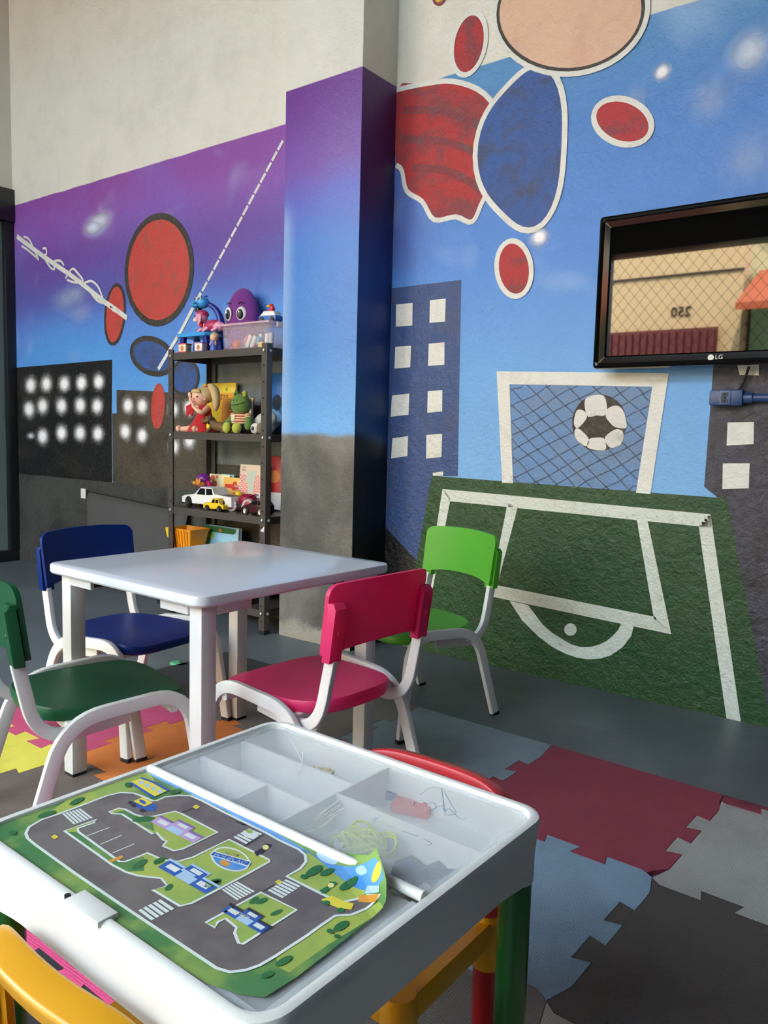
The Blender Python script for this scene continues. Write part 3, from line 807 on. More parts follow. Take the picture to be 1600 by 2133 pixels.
for i, j, col, ribs, ang, straight, label in mats_spec:
    st = list(straight)
    if i == 2: st.append('right')
    pts = mat_outline(i, j, st + (['top'] if (j == 0 and i < 2) else []))
    if j == 0 and i < 2:                                   # far edge has a sewn-on border strip
        for q in pts:
            if abs(q.y - GY(0)) < 0.02: q.y = GY(0) + 0.075
    if (i, j) == (1, 0):                                   # torn corner
        k = min(range(len(pts)), key=lambda a: (pts[a] - Vector((GX(2), GY(1)))).length)
        pts[k:k + 1] = [pts[k] + Vector((-0.03, 0.022)), pts[k] + Vector((-0.012, 0.06))]
    pts = inset(pts, 0.0016)
    W3 = [grid_pt(q.x, q.y) for q in pts]
    ctr = grid_pt((GX(i) + GX(i + 1)) / 2, (GY(j) + GY(j + 1)) / 2)
    mm = foam('foam_%d_%d' % (i + 2, j), col, ribs, ang + G_ROT)
    o = prism('foam_mat', [((v - ctr).x, (v - ctr).y) for v in W3], 0.0, MT, mm)
    o.location = ctr
    tag(o, label, 'foam mat', 'interlocking foam mats on the floor')
strip = [Vector((GX(2) + 0.01, GY(0) + 0.075)), Vector((GX(2) + 0.01, GY(0) + 0.012))] + [q + Vector((0, 0.004)) for q in zigzag((GX(2), GY(0)), (GX(3), GY(0)), H_PLUS, H_MINUS, -1)[1:-1]] + [Vector((GX(3), GY(0))), Vector((GX(3), GY(0) + 0.075))]
ctr = grid_pt(GX(2) + 0.5, GY(0))
o = prism('foam_edging', [((grid_pt(q.x, q.y) - ctr).x, (grid_pt(q.x, q.y) - ctr).y) for q in strip], 0.0, MT, foam('foam_strip', rgb(132, 48, 66), False), bevel=0.001)
o.location = ctr; tag(o, 'narrow crimson foam edging strip along the pale grey mat', 'foam edging')
o = prism('foam_piece', [(-0.035, -0.015), (0.03, -0.02), (0.045, 0.012), (0.02, 0.02), (0.012, 0.002), (-0.012, 0.006), (-0.008, 0.02), (-0.04, 0.018)], 0.0, 0.011, foam('foam_small_green', rgb(92, 180, 132), False), bevel=0.001)
o.location = atz(372, 1386, 0.0); tag(o, 'small green foam cut-out lying on the floor by the blue chair', 'foam piece')

# ================================================================== white table
T_H = 0.576
tb = thing('play_room_table', 'square white low table with glossy top between four bright chairs', 'table', (-0.098, -0.682, 0), math.radians(-1.0))
hx, hy = 0.311, 0.330
def ring(hx_, hy_, r_, z_): return [(x, y, z_) for x, y in rrect(hx_, hy_, r_)]
loft('table_top', [ring(hx - 0.004, hy - 0.004, 0.03, T_H - 0.025), ring(hx, hy, 0.034, T_H - 0.020), ring(hx, hy, 0.034, T_H - 0.005), ring(hx - 0.0015, hy - 0.0015, 0.033, T_H - 0.0015), ring(hx - 0.005, hy - 0.005, 0.03, T_H)], M['white_board'], tb)
for sx in (-1, 1):
    for sy in (-1, 1):
        cx, cy = sx * (hx - 0.050), sy * (hy - 0.050)
        lg = box('leg', (cx - 0.021, cy - 0.021, 0.018), (cx + 0.021, cy + 0.021, T_H - 0.025), M['white_steel'], tb, 0.003)
        box('foot', (cx - 0.020, cy - 0.020, 0.0112), (cx + 0.020, cy + 0.020, 0.018), M['rubber'], lg)
        xa, xb = sorted((cx - sx * 0.021, cx - sx * 0.120))
        br = box('bracket', (xa, cy - 0.015 + sy * 0.01, T_H - 0.052), (xb, cy + 0.015 + sy * 0.01, T_H - 0.025), M['white_steel'], tb, 0.002)
        xe = xa if sx > 0 else xb
        box('clip', (xe - 0.014, cy - 0.013 + sy * 0.01, T_H - 0.044), (xe + 0.014, cy + 0.013 + sy * 0.01, T_H - 0.0255), M['black_plastic'], br)
        ya, yb = sorted((cy - sy * 0.021, cy - sy * 0.120))
        br = box('bracket', (cx - 0.015 + sx * 0.01, ya, T_H - 0.052), (cx + 0.015 + sx * 0.01, yb, T_H - 0.025), M['white_steel'], tb, 0.002)
        ye = ya if sy > 0 else yb
        box('clip', (cx - 0.013 + sx * 0.01, ye - 0.014, T_H - 0.044), (cx + 0.013 + sx * 0.01, ye + 0.014, T_H - 0.0255), M['black_plastic'], br)

# ================================================================== stacking school chairs
def seat_mesh(m, parent):
    bm = bmesh.new(); N = 36; rings = []
    def outline(k, inset_):
        t = 2 * math.pi * k / N; c, s = math.cos(t), math.sin(t)
        e = 0.42 if s > 0 else 0.62
        x = math.copysign(abs(c) ** e, c) * (0.164 - inset_) * (1.0 if s > 0 else 1.0 - 0.05 * abs(s))
        y = math.copysign(abs(s) ** e, s) * (0.176 - inset_) + 0.008
        return x, y
    def top(x, y, f):
        dish = -0.011 * (1 - (x / 0.17) ** 2) * (1 - ((y - 0.0) / 0.18) ** 2)
        lip = -0.012 * max(0.0, (y - 0.10) / 0.084) ** 2 + 0.007 * max(0.0, (-y - 0.08) / 0.09)
        return 0.322 + dish + lip + f
    spec = [(0.030, -0.030), (0.006, -0.028), (0.001, -0.020), (0.0, -0.008), (0.003, -0.001), (0.012, 0.0), (0.05, 0.0), (0.10, 0.0), (0.14, 0.0)]
    for ins, f in spec:
        rg = []
        for k in range(N):
            x, y = outline(k, ins)
            rg.append(bm.verts.new((x, y, top(x, y, f) if f > -0.026 else 0.292 - 0.006 * max(0.0, (y - 0.1) / 0.08))))
        rings.append(rg)
    for A, B in zip(rings, rings[1:]):
        for k in range(N): bm.faces.new((A[k], A[(k + 1) % N], B[(k + 1) % N], B[k]))
    bm.faces.new(rings[0][::-1]); bm.faces.new(rings[-1])
    return from_bm('seat', bm, m, parent, True, 0.9)
def back_mesh(m, parent):
    bm = bmesh.new(); NX, NZ = 30, 8; F, B = [], []
    for i in range(NX + 1):
        u = math.sin(math.pi / 2 * (-1 + 2 * i / NX)); cf, cb = [], []
        for j in range(NZ + 1):
            v = j / NZ
            zlo = 0.452 - 0.012 * u * u * u * u + 0.010 * (1 - u * u)
            zhi = 0.604 + 0.008 * (1 - u * u)
            e = max(0.0, (abs(u) - 0.86) / 0.14)                       # rounded upper corners
            zhi -= 0.026 * (1 - math.sqrt(max(0.0, 1 - e * e))); zlo += 0.008 * (1 - math.sqrt(max(0.0, 1 - e * e)))
            z = zlo + (zhi - zlo) * v
            x = 0.170 * u * (1.0 - 0.02 * (1 - v))
            y = -0.222 + 0.026 * u * u - 0.155 * (z - 0.52) * 0.9
            cf.append(bm.verts.new((x, y + 0.0055, z))); cb.append(bm.verts.new((x, y - 0.0055, z)))
        F.append(cf); B.append(cb)
    for i in range(NX):
        for j in range(NZ):
            bm.faces.new((F[i][j], F[i + 1][j], F[i + 1][j + 1], F[i][j + 1])); bm.faces.new((B[i][j], B[i][j + 1], B[i + 1][j + 1], B[i + 1][j]))
        bm.faces.new((F[i][0], B[i][0], B[i + 1][0], F[i + 1][0])); bm.faces.new((F[i][NZ], F[i + 1][NZ], B[i + 1][NZ], B[i][NZ]))
    for j in range(NZ):
        bm.faces.new((F[0][j], F[0][j + 1], B[0][j + 1], B[0][j])); bm.faces.new((F[NX][j], B[NX][j], B[NX][j + 1], F[NX][j + 1]))
    return from_bm('backrest', bm, m, parent, True, 0.8)
def school_chair(col, loc, deg, label):
    ch = thing('school_chair', label, 'chair', loc, math.radians(deg), 'stacking children chairs around the white table')
    m = translucent_plastic('chair_plastic', col, 0.42)
    seat_mesh(m, ch)
    bk = back_mesh(m, ch)
    for s in (-1, 1):
        # sleeve that takes the upright, on the rear of the backrest
        prof = [(-0.019, -0.017), (0.017, -0.017), (0.019, -0.013), (0.019, 0.006), (-0.019, 0.006), (-0.019, -0.013)]
        rings = []
        for z_, k, dy in ((0.434, 0.94, 0.0), (0.437, 1.0, 0.0), (0.50, 1.0, 0.0), (0.553, 1.0, 0.0), (0.565, 0.86, 0.008)):
            yc = -0.2105 - 0.14 * (z_ - 0.52)
            rings.append([(s * 0.153 + x * k, yc + y * k + dy, z_) for x, y in prof])
        sl = loft('sleeve', rings, m, bk, angle=0.5)
        ell('rivet', (s * 0.153, -0.2265 - 0.14 * (0.50 - 0.52), 0.50), (0.0065, 0.004, 0.0065), m, bk, seg=10)
        # inverted U of flat tube: front leg, side rail, rear leg
        U = rounded_path([(s * 0.198, 0.200, 0.021), (s * 0.181, 0.158, 0.322), (s * 0.179, -0.118, 0.304), (s * 0.186, -0.208, 0.021)], 0.085, 8)
        u = tube('leg_frame', U, (0.0155, 0.0085), M['white_steel'], ch, up=(1, 0, 0))
        for yy, xx in ((0.2015, 0.198), (-0.2095, 0.186)):
            box('foot', (s * xx - 0.009, yy - 0.016, 0.0112), (s * xx + 0.009, yy + 0.016, 0.023), M['rubber'], u, 0.002)
        # upright: under the seat, round the bend and up into the sleeve
        J = rounded_path([(s * 0.150, 0.03, 0.280), (s * 0.156, -0.168, 0.262), (s * 0.153, -0.2045, 0.4385)], 0.085, 10)
        tube('upright', J, (0.0140, 0.0080), M['white_steel'], ch, up=(1, 0, 0))
    for yy, zz in ((0.125, 0.288), (-0.098, 0.282)):
        tube('crossbar', [(-0.182, yy, zz), (0.182, yy, zz)], (0.009, 0.011), M['white_steel'], ch)
    return ch
school_chair(rgb(112, 204, 70), (0.025, 0.024, 0), 165.4, 'lime green chair standing away from the table by the painted football field')
school_chair(rgb(242, 64, 132), (0.205, -0.652, 0), 86.9, 'hot pink chair tucked under the right side of the white table')
school_chair(rgb(16, 54, 138), (-0.547, -0.649, 0), -84.5, 'navy blue chair on the shelf side of the white table')
school_chair(rgb(34, 104, 68), (-0.157, -1.039, 0), -13.0, 'dark green chair at the near left, cut by the picture edge')

# ================================================================== white play table with lids
PT_H = 0.460
pt = thing('play_tray_table', 'white plastic activity table with coloured tube legs and a lidded tray top', 'play table', (0.842, -1.432, 0), math.radians(-1.2))
PH = 0.2465
PTI = (Matrix.Translation((0.842, -1.432, 0)) @ Matrix.Rotation(math.radians(-1.2), 4, 'Z')).inverted()
def pl(px, py, z=PT_H):
    return PTI @ atz(px, py, z)
def skirt(z_lo, h_):
    out = []
    for x, y in rrect(h_, h_, 0.036, 6): out.append((x, y, z_lo))
    return out
def dense(h_, r_, zf):
    """square outline with many points so that the skirt can arch"""
    base = rrect(h_, h_, r_, 6); out = []
    n = len(base)
    for i in range(n):
        a, b = Vector(base[i]), Vector(base[(i + 1) % n]); k = 24 if (b - a).length > 0.1 else 1
        for q in range(k): out.append(a + (b - a) * (q / k))
    return [(v.x, v.y, zf(v.x, v.y)) for v in out]
def arch(x, y):
    a = min(abs(x), abs(y)) / PH                               # 0 mid side .. 1 corner
    return 0.387 - 0.016 * max(0.0, min(1.0, (a - 0.55) / 0.40)) ** 1.5 + 0.008 * math.exp(-((a - 0.84) / 0.05) ** 2)
cz = lambda z_: (lambda x, y: z_)
loft('tray_body', [dense(PH - 0.012, 0.03, arch), dense(PH - 0.006, 0.036, arch), dense(PH - 0.002, 0.036, cz(0.44)), dense(PH, 0.036, cz(0.452)), dense(PH - 0.002, 0.035, cz(0.4585)), dense(PH - 0.007, 0.032, cz(0.4605)), dense(PH - 0.012, 0.028, cz(0.4595)), dense(PH - 0.014, 0.026, cz(0.455)), dense(PH - 0.016, 0.025, cz(0.405)), dense(PH - 0.03, 0.02, cz(0.402))], M['white_plastic'], pt, cap0=False)
# cross tube between the two lids
ta, tb_ = pl(325, 1597), pl(868, 1868)
ymid = (ta.y + tb_.y) / 2
tube('lid_hinge', [(-PH + 0.014, ymid, 0.4585), (PH - 0.014, ymid, 0.4585)], 0.0062, M['white_plastic'], pt)
li = PH - 0.0145
box('lid', (-li, ymid + 0.009, 0.4515), (li, li, 0.4535), M['lid'], pt, 0.0008)
box('lid', (-li, -li, 0.4515), (li, ymid - 0.009, 0.4535), M['lid'], pt, 0.0008)
for a_, b_ in (((-li, ymid + 0.012), (li, ymid + 0.012)), ((-li, li - 0.004), (li, li - 0.004)), ((-li + 0.004, ymid + 0.01), (-li + 0.004, li)), ((li - 0.004, ymid + 0.01), (li - 0.004, li)), ((-li, -li + 0.006), (li, -li + 0.006)), ((li - 0.005, -li), (li - 0.005, ymid - 0.01)), ((-li + 0.005, -li), (-li + 0.005, ymid - 0.01))):
    tube('lid_rib', [(a_[0], a_[1], 0.4535), (b_[0], b_[1], 0.4535)], (0.003, 0.0022), M['lid'], pt)
# compartment walls under the far lid
dxw = (pl(818.7, 1592.5, 0.45).x + pl(594, 1705, 0.45).x) / 2
yr = (pl(710, 1652, 0.45).y + pl(998, 1776, 0.45).y) / 2
box('divider', (dxw - 0.002, ymid, 0.402), (dxw + 0.002, li, 0.450), M['white_plastic'], pt)
box('divider', (dxw, yr - 0.002, 0.402), (li, yr + 0.002, 0.450), M['white_plastic'], pt)
yl1 = pl(755, 1615, 0.45).y; yl2 = pl(590, 1600, 0.45).y
for yy in (ymid + (li - ymid) * 0.36, ymid + (li - ymid) * 0.69):
    box('divider', (-li, yy - 0.002, 0.402), (dxw, yy + 0.002, 0.450), M['white_plastic'], pt)
box('divider', (-0.09 - 0.002, ymid, 0.402), (-0.09 + 0.002, ymid + (li - ymid) * 0.36, 0.450), M['white_plastic'], pt)
# pen and scratch marks on the far lid
lv = Canvas(lambda x, y: atz(x, y, 0.4537), (0, 0, 1), (1, 0, 0), pt, step=0.0002, inv=PTI)
L4 = lambda x, y: (560 + x / 2.667, 1480 + y / 2.667)
for seq in (((250, 600), (330, 540), (400, 490), (300, 570), (260, 610), (400, 520), (330, 590), (420, 540), (300, 640), (210, 675)), ((120, 150), (190, 300), (160, 360)), ((190, 230), (185, 330))):
    lv.stroke('scratch_mark', [L4(*q) for q in seq], 0.0010, M['white_plastic'], 1, smooth=4)
M['pen'] = plastic('pen_blue_grey', rgb(120, 156, 176), 0.5)
for seq in (((870, 530), (910, 510), (930, 540), (890, 555), (960, 530), (980, 560), (960, 430), (1000, 500), (1040, 570), (980, 580), (1000, 545), (1060, 600), (1100, 600)), ((840, 470), (900, 430), (960, 440), (970, 560)), ((560, 610), (600, 595), (580, 620)), ((650, 640), (700, 650)), ((740, 670), (800, 690), (830, 700)), ((860, 715), (905, 740), (880, 750))):
    lv.stroke('pen_mark', [L4(*q) for q in seq], 0.0008, M['pen'], 1, smooth=4)
# tongue of the front catch
ca, cb = pl(144, 1872), pl(206, 1925)
prism('catch', [(ca.x, -PH - 0.002), (cb.x, -PH - 0.002), (cb.x, -PH + 0.02), (ca.x, -PH + 0.02)], 0.4555, 0.4622, M['white_plastic'], pt, bevel=0.001)
lathe('catch_pin', [(0.0, 0), (0.0032, 0.0), (0.0032, 0.004), (0.0, 0.004)], M['rubber'], pt, 10, Matrix.Translation((ca.x - 0.003, -PH + 0.003, 0.459)), cap=False)
M['tube_green'] = plastic('tube_green', rgb(28, 104, 44), 0.22)
M['tube_red'] = plastic('tube_red', rgb(170, 28, 36), 0.25)
M['tube_yellow'] = plastic('tube_yellow', rgb(232, 176, 26), 0.28)
M['tube_blue'] = plastic('tube_blue', rgb(30, 70, 160), 0.25)
lp = PH - 0.030
for sx, sy, mm in ((1, 1, 'tube_green'), (-1, 1, 'tube_blue'), (1, -1, 'tube_yellow'), (-1, -1, 'tube_green')):
    lg = lathe('leg', [(0.0195, 0.0115), (0.0205, 0.02), (0.0205, 0.376)], M[mm], pt, 24, Matrix.Translation((sx * lp, sy * lp, 0)))
    lathe('socket', [(0.0185, 0.370), (0.0222, 0.374), (0.0225, 0.404)], M['white_plastic'], pt, 24, Matrix.Translation((sx * lp, sy * lp, 0)))

# ------------------------------------------------------------------ things lying under the lids
def in_tray(px, py, z=0.4035): 
    return atz(px, py, z)
M['string'] = fabric('string_lime', rgb(206, 222, 60))
st = thing('string_tangle', 'tangle of lime yellow string under the translucent lid', 'string', in_tray(755, 1790))
bm = bmesh.new()
for q in range(26):
    a0 = random.uniform(0, 6.28); rr = random.uniform(0.012, 0.030); hh = random.uniform(0.004, 0.03)
    ox, oy = random.uniform(-0.016, 0.016), random.uniform(-0.02, 0.02)
    loop = [(ox + rr * math.cos(a0 + t * 6.28 / 14) * 1.0, oy + rr * 0.55 * math.sin(a0 + t * 6.28 / 14), hh + 0.008 * math.sin(2 * t * 6.28 / 14 + a0)) for t in range(14)]
    bm_sweep(bm, [(x, y, max(0.002, z)) for x, y, z in loop], section('oval', 0.0021, 0.0021, 5), closed=True)
from_bm('loops', bm, M['string'], st, True)
limb('knot', [(-0.02, 0.012, 0.010), (0.0, 0.018, 0.018), (0.018, 0.006, 0.010)], [0.008, 0.012, 0.007], fabric('string_green', rgb(120, 176, 50)), st)
def brick_toy(name, label, px, py, col, sx=0.03, sy=0.016, sz=0.012, rz=0.3):
    t_ = thing(name, label, 'toy block', in_tray(px, py), rz)
    m = plastic(name, col, 0.35)
    box('body', (-sx / 2, -sy / 2, 0), (sx / 2, sy / 2, sz), m, t_, 0.0012)
    for k in range(3):
        lathe('stud', [(0.0036, sz - 0.0005), (0.0036, sz + 0.003), (0.003, sz + 0.0035)], m, t_, 10, Matrix.Translation((-sx / 3 + k * sx / 3, 0, 0)))
brick_toy('toy_brick', 'yellow toy brick in the tray behind the pink chair side', 668, 1618, rgb(226, 190, 70), 0.04)
brick_toy('toy_brick', 'red toy brick at the back of the tray under the lid', 858, 1690, rgb(224, 70, 54), 0.055, 0.03)
brick_toy('toy_brick', 'green toy brick left of the tray divider', 572, 1668, rgb(60, 150, 80), 0.03)
brick_toy('toy_brick', 'pink toy brick in the far tray corner', 700, 1560, rgb(226, 110, 150), 0.045)
brick_toy('toy_brick', 'blue toy brick in the right back compartment', 820, 1660, rgb(70, 90, 150), 0.05, 0.028)
pp = thing('paper_scrap', 'crumpled grey-blue paper scrap in the near right compartment', 'paper', in_tray(905, 1840), 0.5)
bm = bmesh.new()
vv = [[bm.verts.new((-0.05 + 0.02 * i, -0.028 + 0.014 * j, 0.003 + 0.014 * abs(math.sin(i * 1.7 + j * 2.3)))) for j in range(5)] for i in range(6)]
for i in range(5):
    for j in range(4): bm.faces.new((vv[i][j], vv[i + 1][j], vv[i + 1][j + 1], vv[i][j + 1]))
bmesh.ops.solidify(bm, geom=bm.faces[:], thickness=0.0012)
from_bm('sheet', bm, fabric('paper_blue_grey', rgb(120, 128, 160)), pp)
box('card', (-0.03, -0.035, 0.0), (0.004, -0.012, 0.010), plastic('card_white', rgb(224, 222, 214), 0.6), pp, 0.001)

# ================================================================== toddler chairs at the play table
def toddler_chair(loc, deg, back_c, seat_c, leg_c, label):
    ch = thing('toddler_chair', label, 'chair', loc, math.radians(deg), 'plastic toddler chairs at the play table')
    mb = plastic('toddler_back', back_c, 0.3, 0.06); ms = plastic('toddler_seat', seat_c, 0.3, 0.06); ml = plastic('toddler_leg', leg_c, 0.28, 0.06)
    loft('seat', [ring(0.125, 0.115, 0.03, 0.196), ring(0.137, 0.127, 0.035, 0.200), ring(0.140, 0.130, 0.036, 0.226), ring(0.136, 0.126, 0.034, 0.234), ring(0.118, 0.108, 0.03, 0.232), ring(0.06, 0.05, 0.02, 0.228)], ms, ch)
    for sx in (-1, 1):
        for sy in (-1, 1):
            lathe('leg', [(0.018, 0.0115), (0.0195, 0.02), (0.0195, 0.20)], ml, ch, 20, Matrix.Translation((sx * 0.122, sy * 0.110, 0)))
            lathe('sleeve', [(0.0225, 0.158), (0.024, 0.166), (0.024, 0.236), (0.0215, 0.240)], ms, ch, 20, Matrix.Translation((sx * 0.122, sy * 0.110, 0)))
        lathe('post_cap', [(0.0205, 0.238), (0.021, 0.248), (0.017, 0.262)], ml, ch, 20, Matrix.Translation((sx * 0.122, -0.110, 0)))
    # curved back: rim with an opening
    def bk(u, z_): return Vector((0.150 * u, -0.120 - 0.020 * (1 - u * u) - 0.06 * (z_ - 0.24), z_))
    bm = bmesh.new()
    top = [bk(u, 0.405 - 0.050 * abs(u) ** 6) for u in [i / 14.0 - 1 for i in range(29)]]
    sides0 = [bk(-1, z_) for z_ in (0.235, 0.27, 0.31)]; sides1 = [bk(1, z_) for z_ in (0.31, 0.27, 0.235)]
    bm_sweep(bm, sides0 + top + sides1, section('rect', 0.0135, 0.017), up=(0, 1, 0))
    from_bm('back_rim', bm, mb, ch, True, 0.9)
    bm = bmesh.new()
    low = [bk(u, 0.262) for u in [i / 8.0 - 1 for i in range(17)]]
    bm_sweep(bm, low, section('rect', 0.007, 0.022), up=(0, 1, 0)); from_bm('back_rail', bm, mb, ch, True, 0.9)
    for s in (-1, 1):
        bm = bmesh.new(); P = [[bk(s * u, z_) for z_ in (0.25, 0.30, 0.35, 0.385)] for u in (0.98, 0.86, 0.74)]
        F = [[bm.verts.new(v + Vector((0, 0.004, 0))) for v in row] for row in P]
        for a in range(2):
            for b in range(3): bm.faces.new((F[a][b], F[a + 1][b], F[a + 1][b + 1], F[a][b + 1]))
        bmesh.ops.solidify(bm, geom=bm.faces[:], thickness=0.006)
        from_bm('back_web', bm, mb, ch, True, 0.9)
    return ch
toddler_chair((0.842, -1.572, 0), 0.0, rgb(208, 150, 28), rgb(208, 150, 28), rgb(208, 150, 28), 'yellow plastic toddler chair at the near side of the play table')
toddler_chair((0.846, -1.222, 0), 180.0, rgb(208, 40, 48), rgb(236, 172, 26), rgb(178, 28, 38), 'red-backed toddler chair with yellow seat at the far side of the play table')

# ================================================================== television
TVY = 0.605
tl, tr_ = aty(1242, 610, TVY), None
tv = thing('television', 'black glossy flat television hung on the blue wall', 'television', (0.76, TVY, 1.4345))
th, tw = 0.2605, 0.400
def tring(ins, y_, r_=0.012): return [(x, y_, z) for x, z in rrect(tw - ins, th - ins, r_, 4)]
loft('bezel', [tring(0.012, 0.045), tring(0.002, 0.040), tring(0.0, 0.010), tring(0.003, -0.004), tring(0.010, -0.008), tring(0.016, -0.006), tring(0.020, -0.002, 0.006), tring(0.040, 0.0005, 0.004), tring(0.043, 0.005, 0.004), tring(0.046, 0.008, 0.004)], M['black_gloss'], tv, cap0=True, cap1=False, angle=0.5)
sx_, sz_ = tw - 0.045, th - 0.045
box('screen', (-sx_, 0.0065, -sz_), (sx_, 0.012, sz_), M['screen'], tv)
box('rear_case', (-0.30, 0.04, -0.19), (0.30, 0.075, 0.19), M['black_plastic'], tv, 0.01)
box('wall_bracket', (-0.15, 0.07, -0.12), (0.15, 0.099, 0.12), M['black_plastic'], tv, 0.004)
M['logo'] = plastic('logo_white', rgb(235, 235, 235), 0.4)
lc = aty(1481, 741, TVY - 0.002)
lathe('logo_disc', [(0.0, 0.0), (0.0095, 0.0), (0.0095, 0.0006), (0.0, 0.0006)], M['logo'], tv, 20, Matrix.Translation((lc.x - 0.76, -0.0026, -0.2345)) @ Matrix.Rotation(math.radians(90), 4, 'X'), cap=False)
lettering('logo_lettering', 'LG', 0.0195, M['logo'], tv, basis((lc.x - 0.76 + 0.0255, -0.0032, -0.2345), (1, 0, 0), (0, 0, 1)))

# ================================================================== socket box with conduit, painted over in blue
M['box_blue'] = plastic('socket_box_blue', rgb(44, 74, 124), 0.4)
ob = thing('socket_box', 'blue painted socket box with conduit under the television', 'socket', (0.797, WY - 0.002, 1.075))
box('housing', (-0.052, -0.042, -0.026), (0.052, 0.0, 0.026), M['box_blue'], ob, 0.006)
pl_ = box('face_plate', (-0.019, -0.0445, -0.023), (0.016, -0.041, 0.023), plastic('face_plate', rgb(70, 96, 148), 0.4), ob, 0.001)
prism('socket_recess', [(-0.010, -0.017), (0.010, -0.017), (0.010, -0.009), (0.004, 0.0), (0.010, 0.009), (0.010, 0.017), (-0.010, 0.017), (-0.013, 0.0)], 0, 0.0012, plastic('socket_dark', rgb(26, 38, 66), 0.5), pl_, mtx=basis((-0.0015, -0.0444, 0), (1, 0, 0), (0, 0, 1)))
for dz_ in (-0.011, 0.0, 0.011):
    lathe('pin_hole', [(0.0, 0.0), (0.0025, 0.0), (0.0025, 0.0006), (0.0, 0.0006)], M['hole'], pl_, 10, basis((-0.0015, -0.0457, dz_), (1, 0, 0), (0, 0, 1)), cap=False)
lathe('conduit_collar', [(0.018, 0.0), (0.018, 0.028), (0.016, 0.03)], M['box_blue'], ob, 16, Matrix.Translation((0.05, -0.018, 0)) @ Matrix.Rotation(math.radians(90), 4, 'Y'))
tube('conduit', [(0.07, -0.018, 0), (2.2, -0.018, 0)], 0.0135, M['box_blue'], ob, n=14)
tube('power_cord', catmull([(0.03, -0.01, 0.024), (0.045, -0.014, 0.05), (0.06, -0.02, 0.10)], 5), 0.004, M['rubber'], ob, n=8)

# ================================================================== grey canvas panel leaning on the wall
M['canvas'] = fabric('grey_canvas', rgb(112, 112, 112), 300.0, 0.2)
cp = thing('canvas_panel', 'dark grey canvas panel leaning on the wall left of the shelf', 'panel', (-2.33, 0.55, 0.0))
c00, c10 = Vector((-2.70, 0.575, 0.004)), Vector((-1.96, 0.565, 0.004)); c01, c11 = Vector((-2.905, 0.675, 0.535)), Vector((-1.93, 0.675, 0.480))
o0 = Vector((-2.33, 0.55, 0.0))
bm = bmesh.new(); NU, NV = 24, 14; gridv = []
for i in range(NU + 1):
    u = i / NU; colv = []
    for j in range(NV + 1):
        v = j / NV
        pnt = (c00 * (1 - u) + c10 * u) * (1 - v) + (c01 * (1 - u) + c11 * u) * v - o0
        pnt.y -= 0.010 * math.sin(5.5 * (u * 1.6 + (1 - v) * 0.9)) * (v * (1 - v) * 2.2 + 0.12)
        colv.append(bm.verts.new(pnt))
    gridv.append(colv)
for i in range(NU):
    for j in range(NV): bm.faces.new((gridv[i][j], gridv[i + 1][j], gridv[i + 1][j + 1], gridv[i][j + 1]))
bmesh.ops.solidify(bm, geom=bm.faces[:], thickness=0.006)
from_bm('cloth', bm, M['canvas'], cp, True)
tube('hem', [c00 - o0 + Vector((0, -0.008, 0.012)), c10 - o0 + Vector((0, -0.008, 0.012))], 0.007, M['rubber'], cp)
tube('hem', [c01 - o0, c11 - o0], 0.003, M['rubber'], cp)
box('corner_tag', (-0.03, -0.02, -0.045), (0.02, -0.012, 0.015), M['white_plastic'], cp, 0.002, mtx=Matrix.Translation(c01 - o0))

# ================================================================== steel shelf rack
RX0, RX1, RY0, RY1, RH = -1.768, -1.076, 0.416, 0.690, 1.318
rk = thing('shelf_rack', 'dark grey slotted steel shelf rack filled with toys beside the pillar', 'shelf', (-1.42, 0.553, 0))
ox_, oy_ = -1.42, 0.553
SH = [1.300, 0.914, 0.541, 0.112]
hx_, hy_ = (RX1 - RX0) / 2, (RY1 - RY0) / 2
def angle_post(sx, sy):
    w, t_ = 0.034, 0.003
    x, y = sx * hx_, sy * hy_
    outl = [(x, y), (x - sx * w, y), (x - sx * w, y - sy * t_), (x - sx * t_, y - sy * t_), (x - sx * t_, y - sy * w), (x, y - sy * w)]
    if sx * sy < 0: outl = outl[::-1]
    po = prism('post', outl, 0.012, RH if sx > 0 else RH, M['shelf_steel'], rk)
    box('foot', (min(x, x - sx * w) - 0.001, min(y, y - sy * w) - 0.001, 0.0), (max(x, x - sx * w) + 0.001, max(y, y - sy * w) + 0.001, 0.02), M['rubber'], po)
    if sy < 0:
        zz = 0.06
        while zz < RH - 0.02:
            if min(abs(zz - q + 0.014) for q in SH) > 0.03:
                lathe('slot_hole', [(0.0, 0.0), (0.0042, 0.0), (0.0042, 0.0008), (0.0, 0.0008)], M['hole'], po, 8, basis((x - sx * 0.019, y - 0.0009, zz), (1, 0, 0), (0, 0, 1)), cap=False)
            zz += 0.0725
    for q in SH:
        if sy < 0: ell('bolt', (x - sx * 0.019, y - 0.003, q - 0.015), (0.0075, 0.004, 0.0075), M['zinc'], po, seg=10)
        if sx > 0: ell('bolt', (x + 0.003, y - sy * 0.02, q - 0.015), (0.004, 0.0075, 0.0075), M['zinc'], po, seg=10)
for sx in (-1, 1):
    for sy in (-1, 1): angle_post(sx, sy)
for q in SH:
    bm = bmesh.new(); e = 0.004
    bm_box(bm, (-hx_ + e, -hy_ + e, q - 0.002), (hx_ - e, hy_ - e, q))
    sh = from_bm('shelf_board', bm, M['shelf_steel'], rk)
    for lo, hi in (((-hx_ + e, -hy_ + e, q - 0.034), (hx_ - e, -hy_ + e + 0.002, q - 0.002)), ((-hx_ + e, hy_ - e - 0.002, q - 0.034), (hx_ - e, hy_ - e, q - 0.002)), ((-hx_ + e, -hy_ + e, q - 0.034), (-hx_ + e + 0.002, hy_ - e, q - 0.002)), ((hx_ - e - 0.002, -hy_ + e, q - 0.034), (hx_ - e, hy_ - e, q - 0.002))):
        box('shelf_lip', lo, hi, M['shelf_steel'], sh)
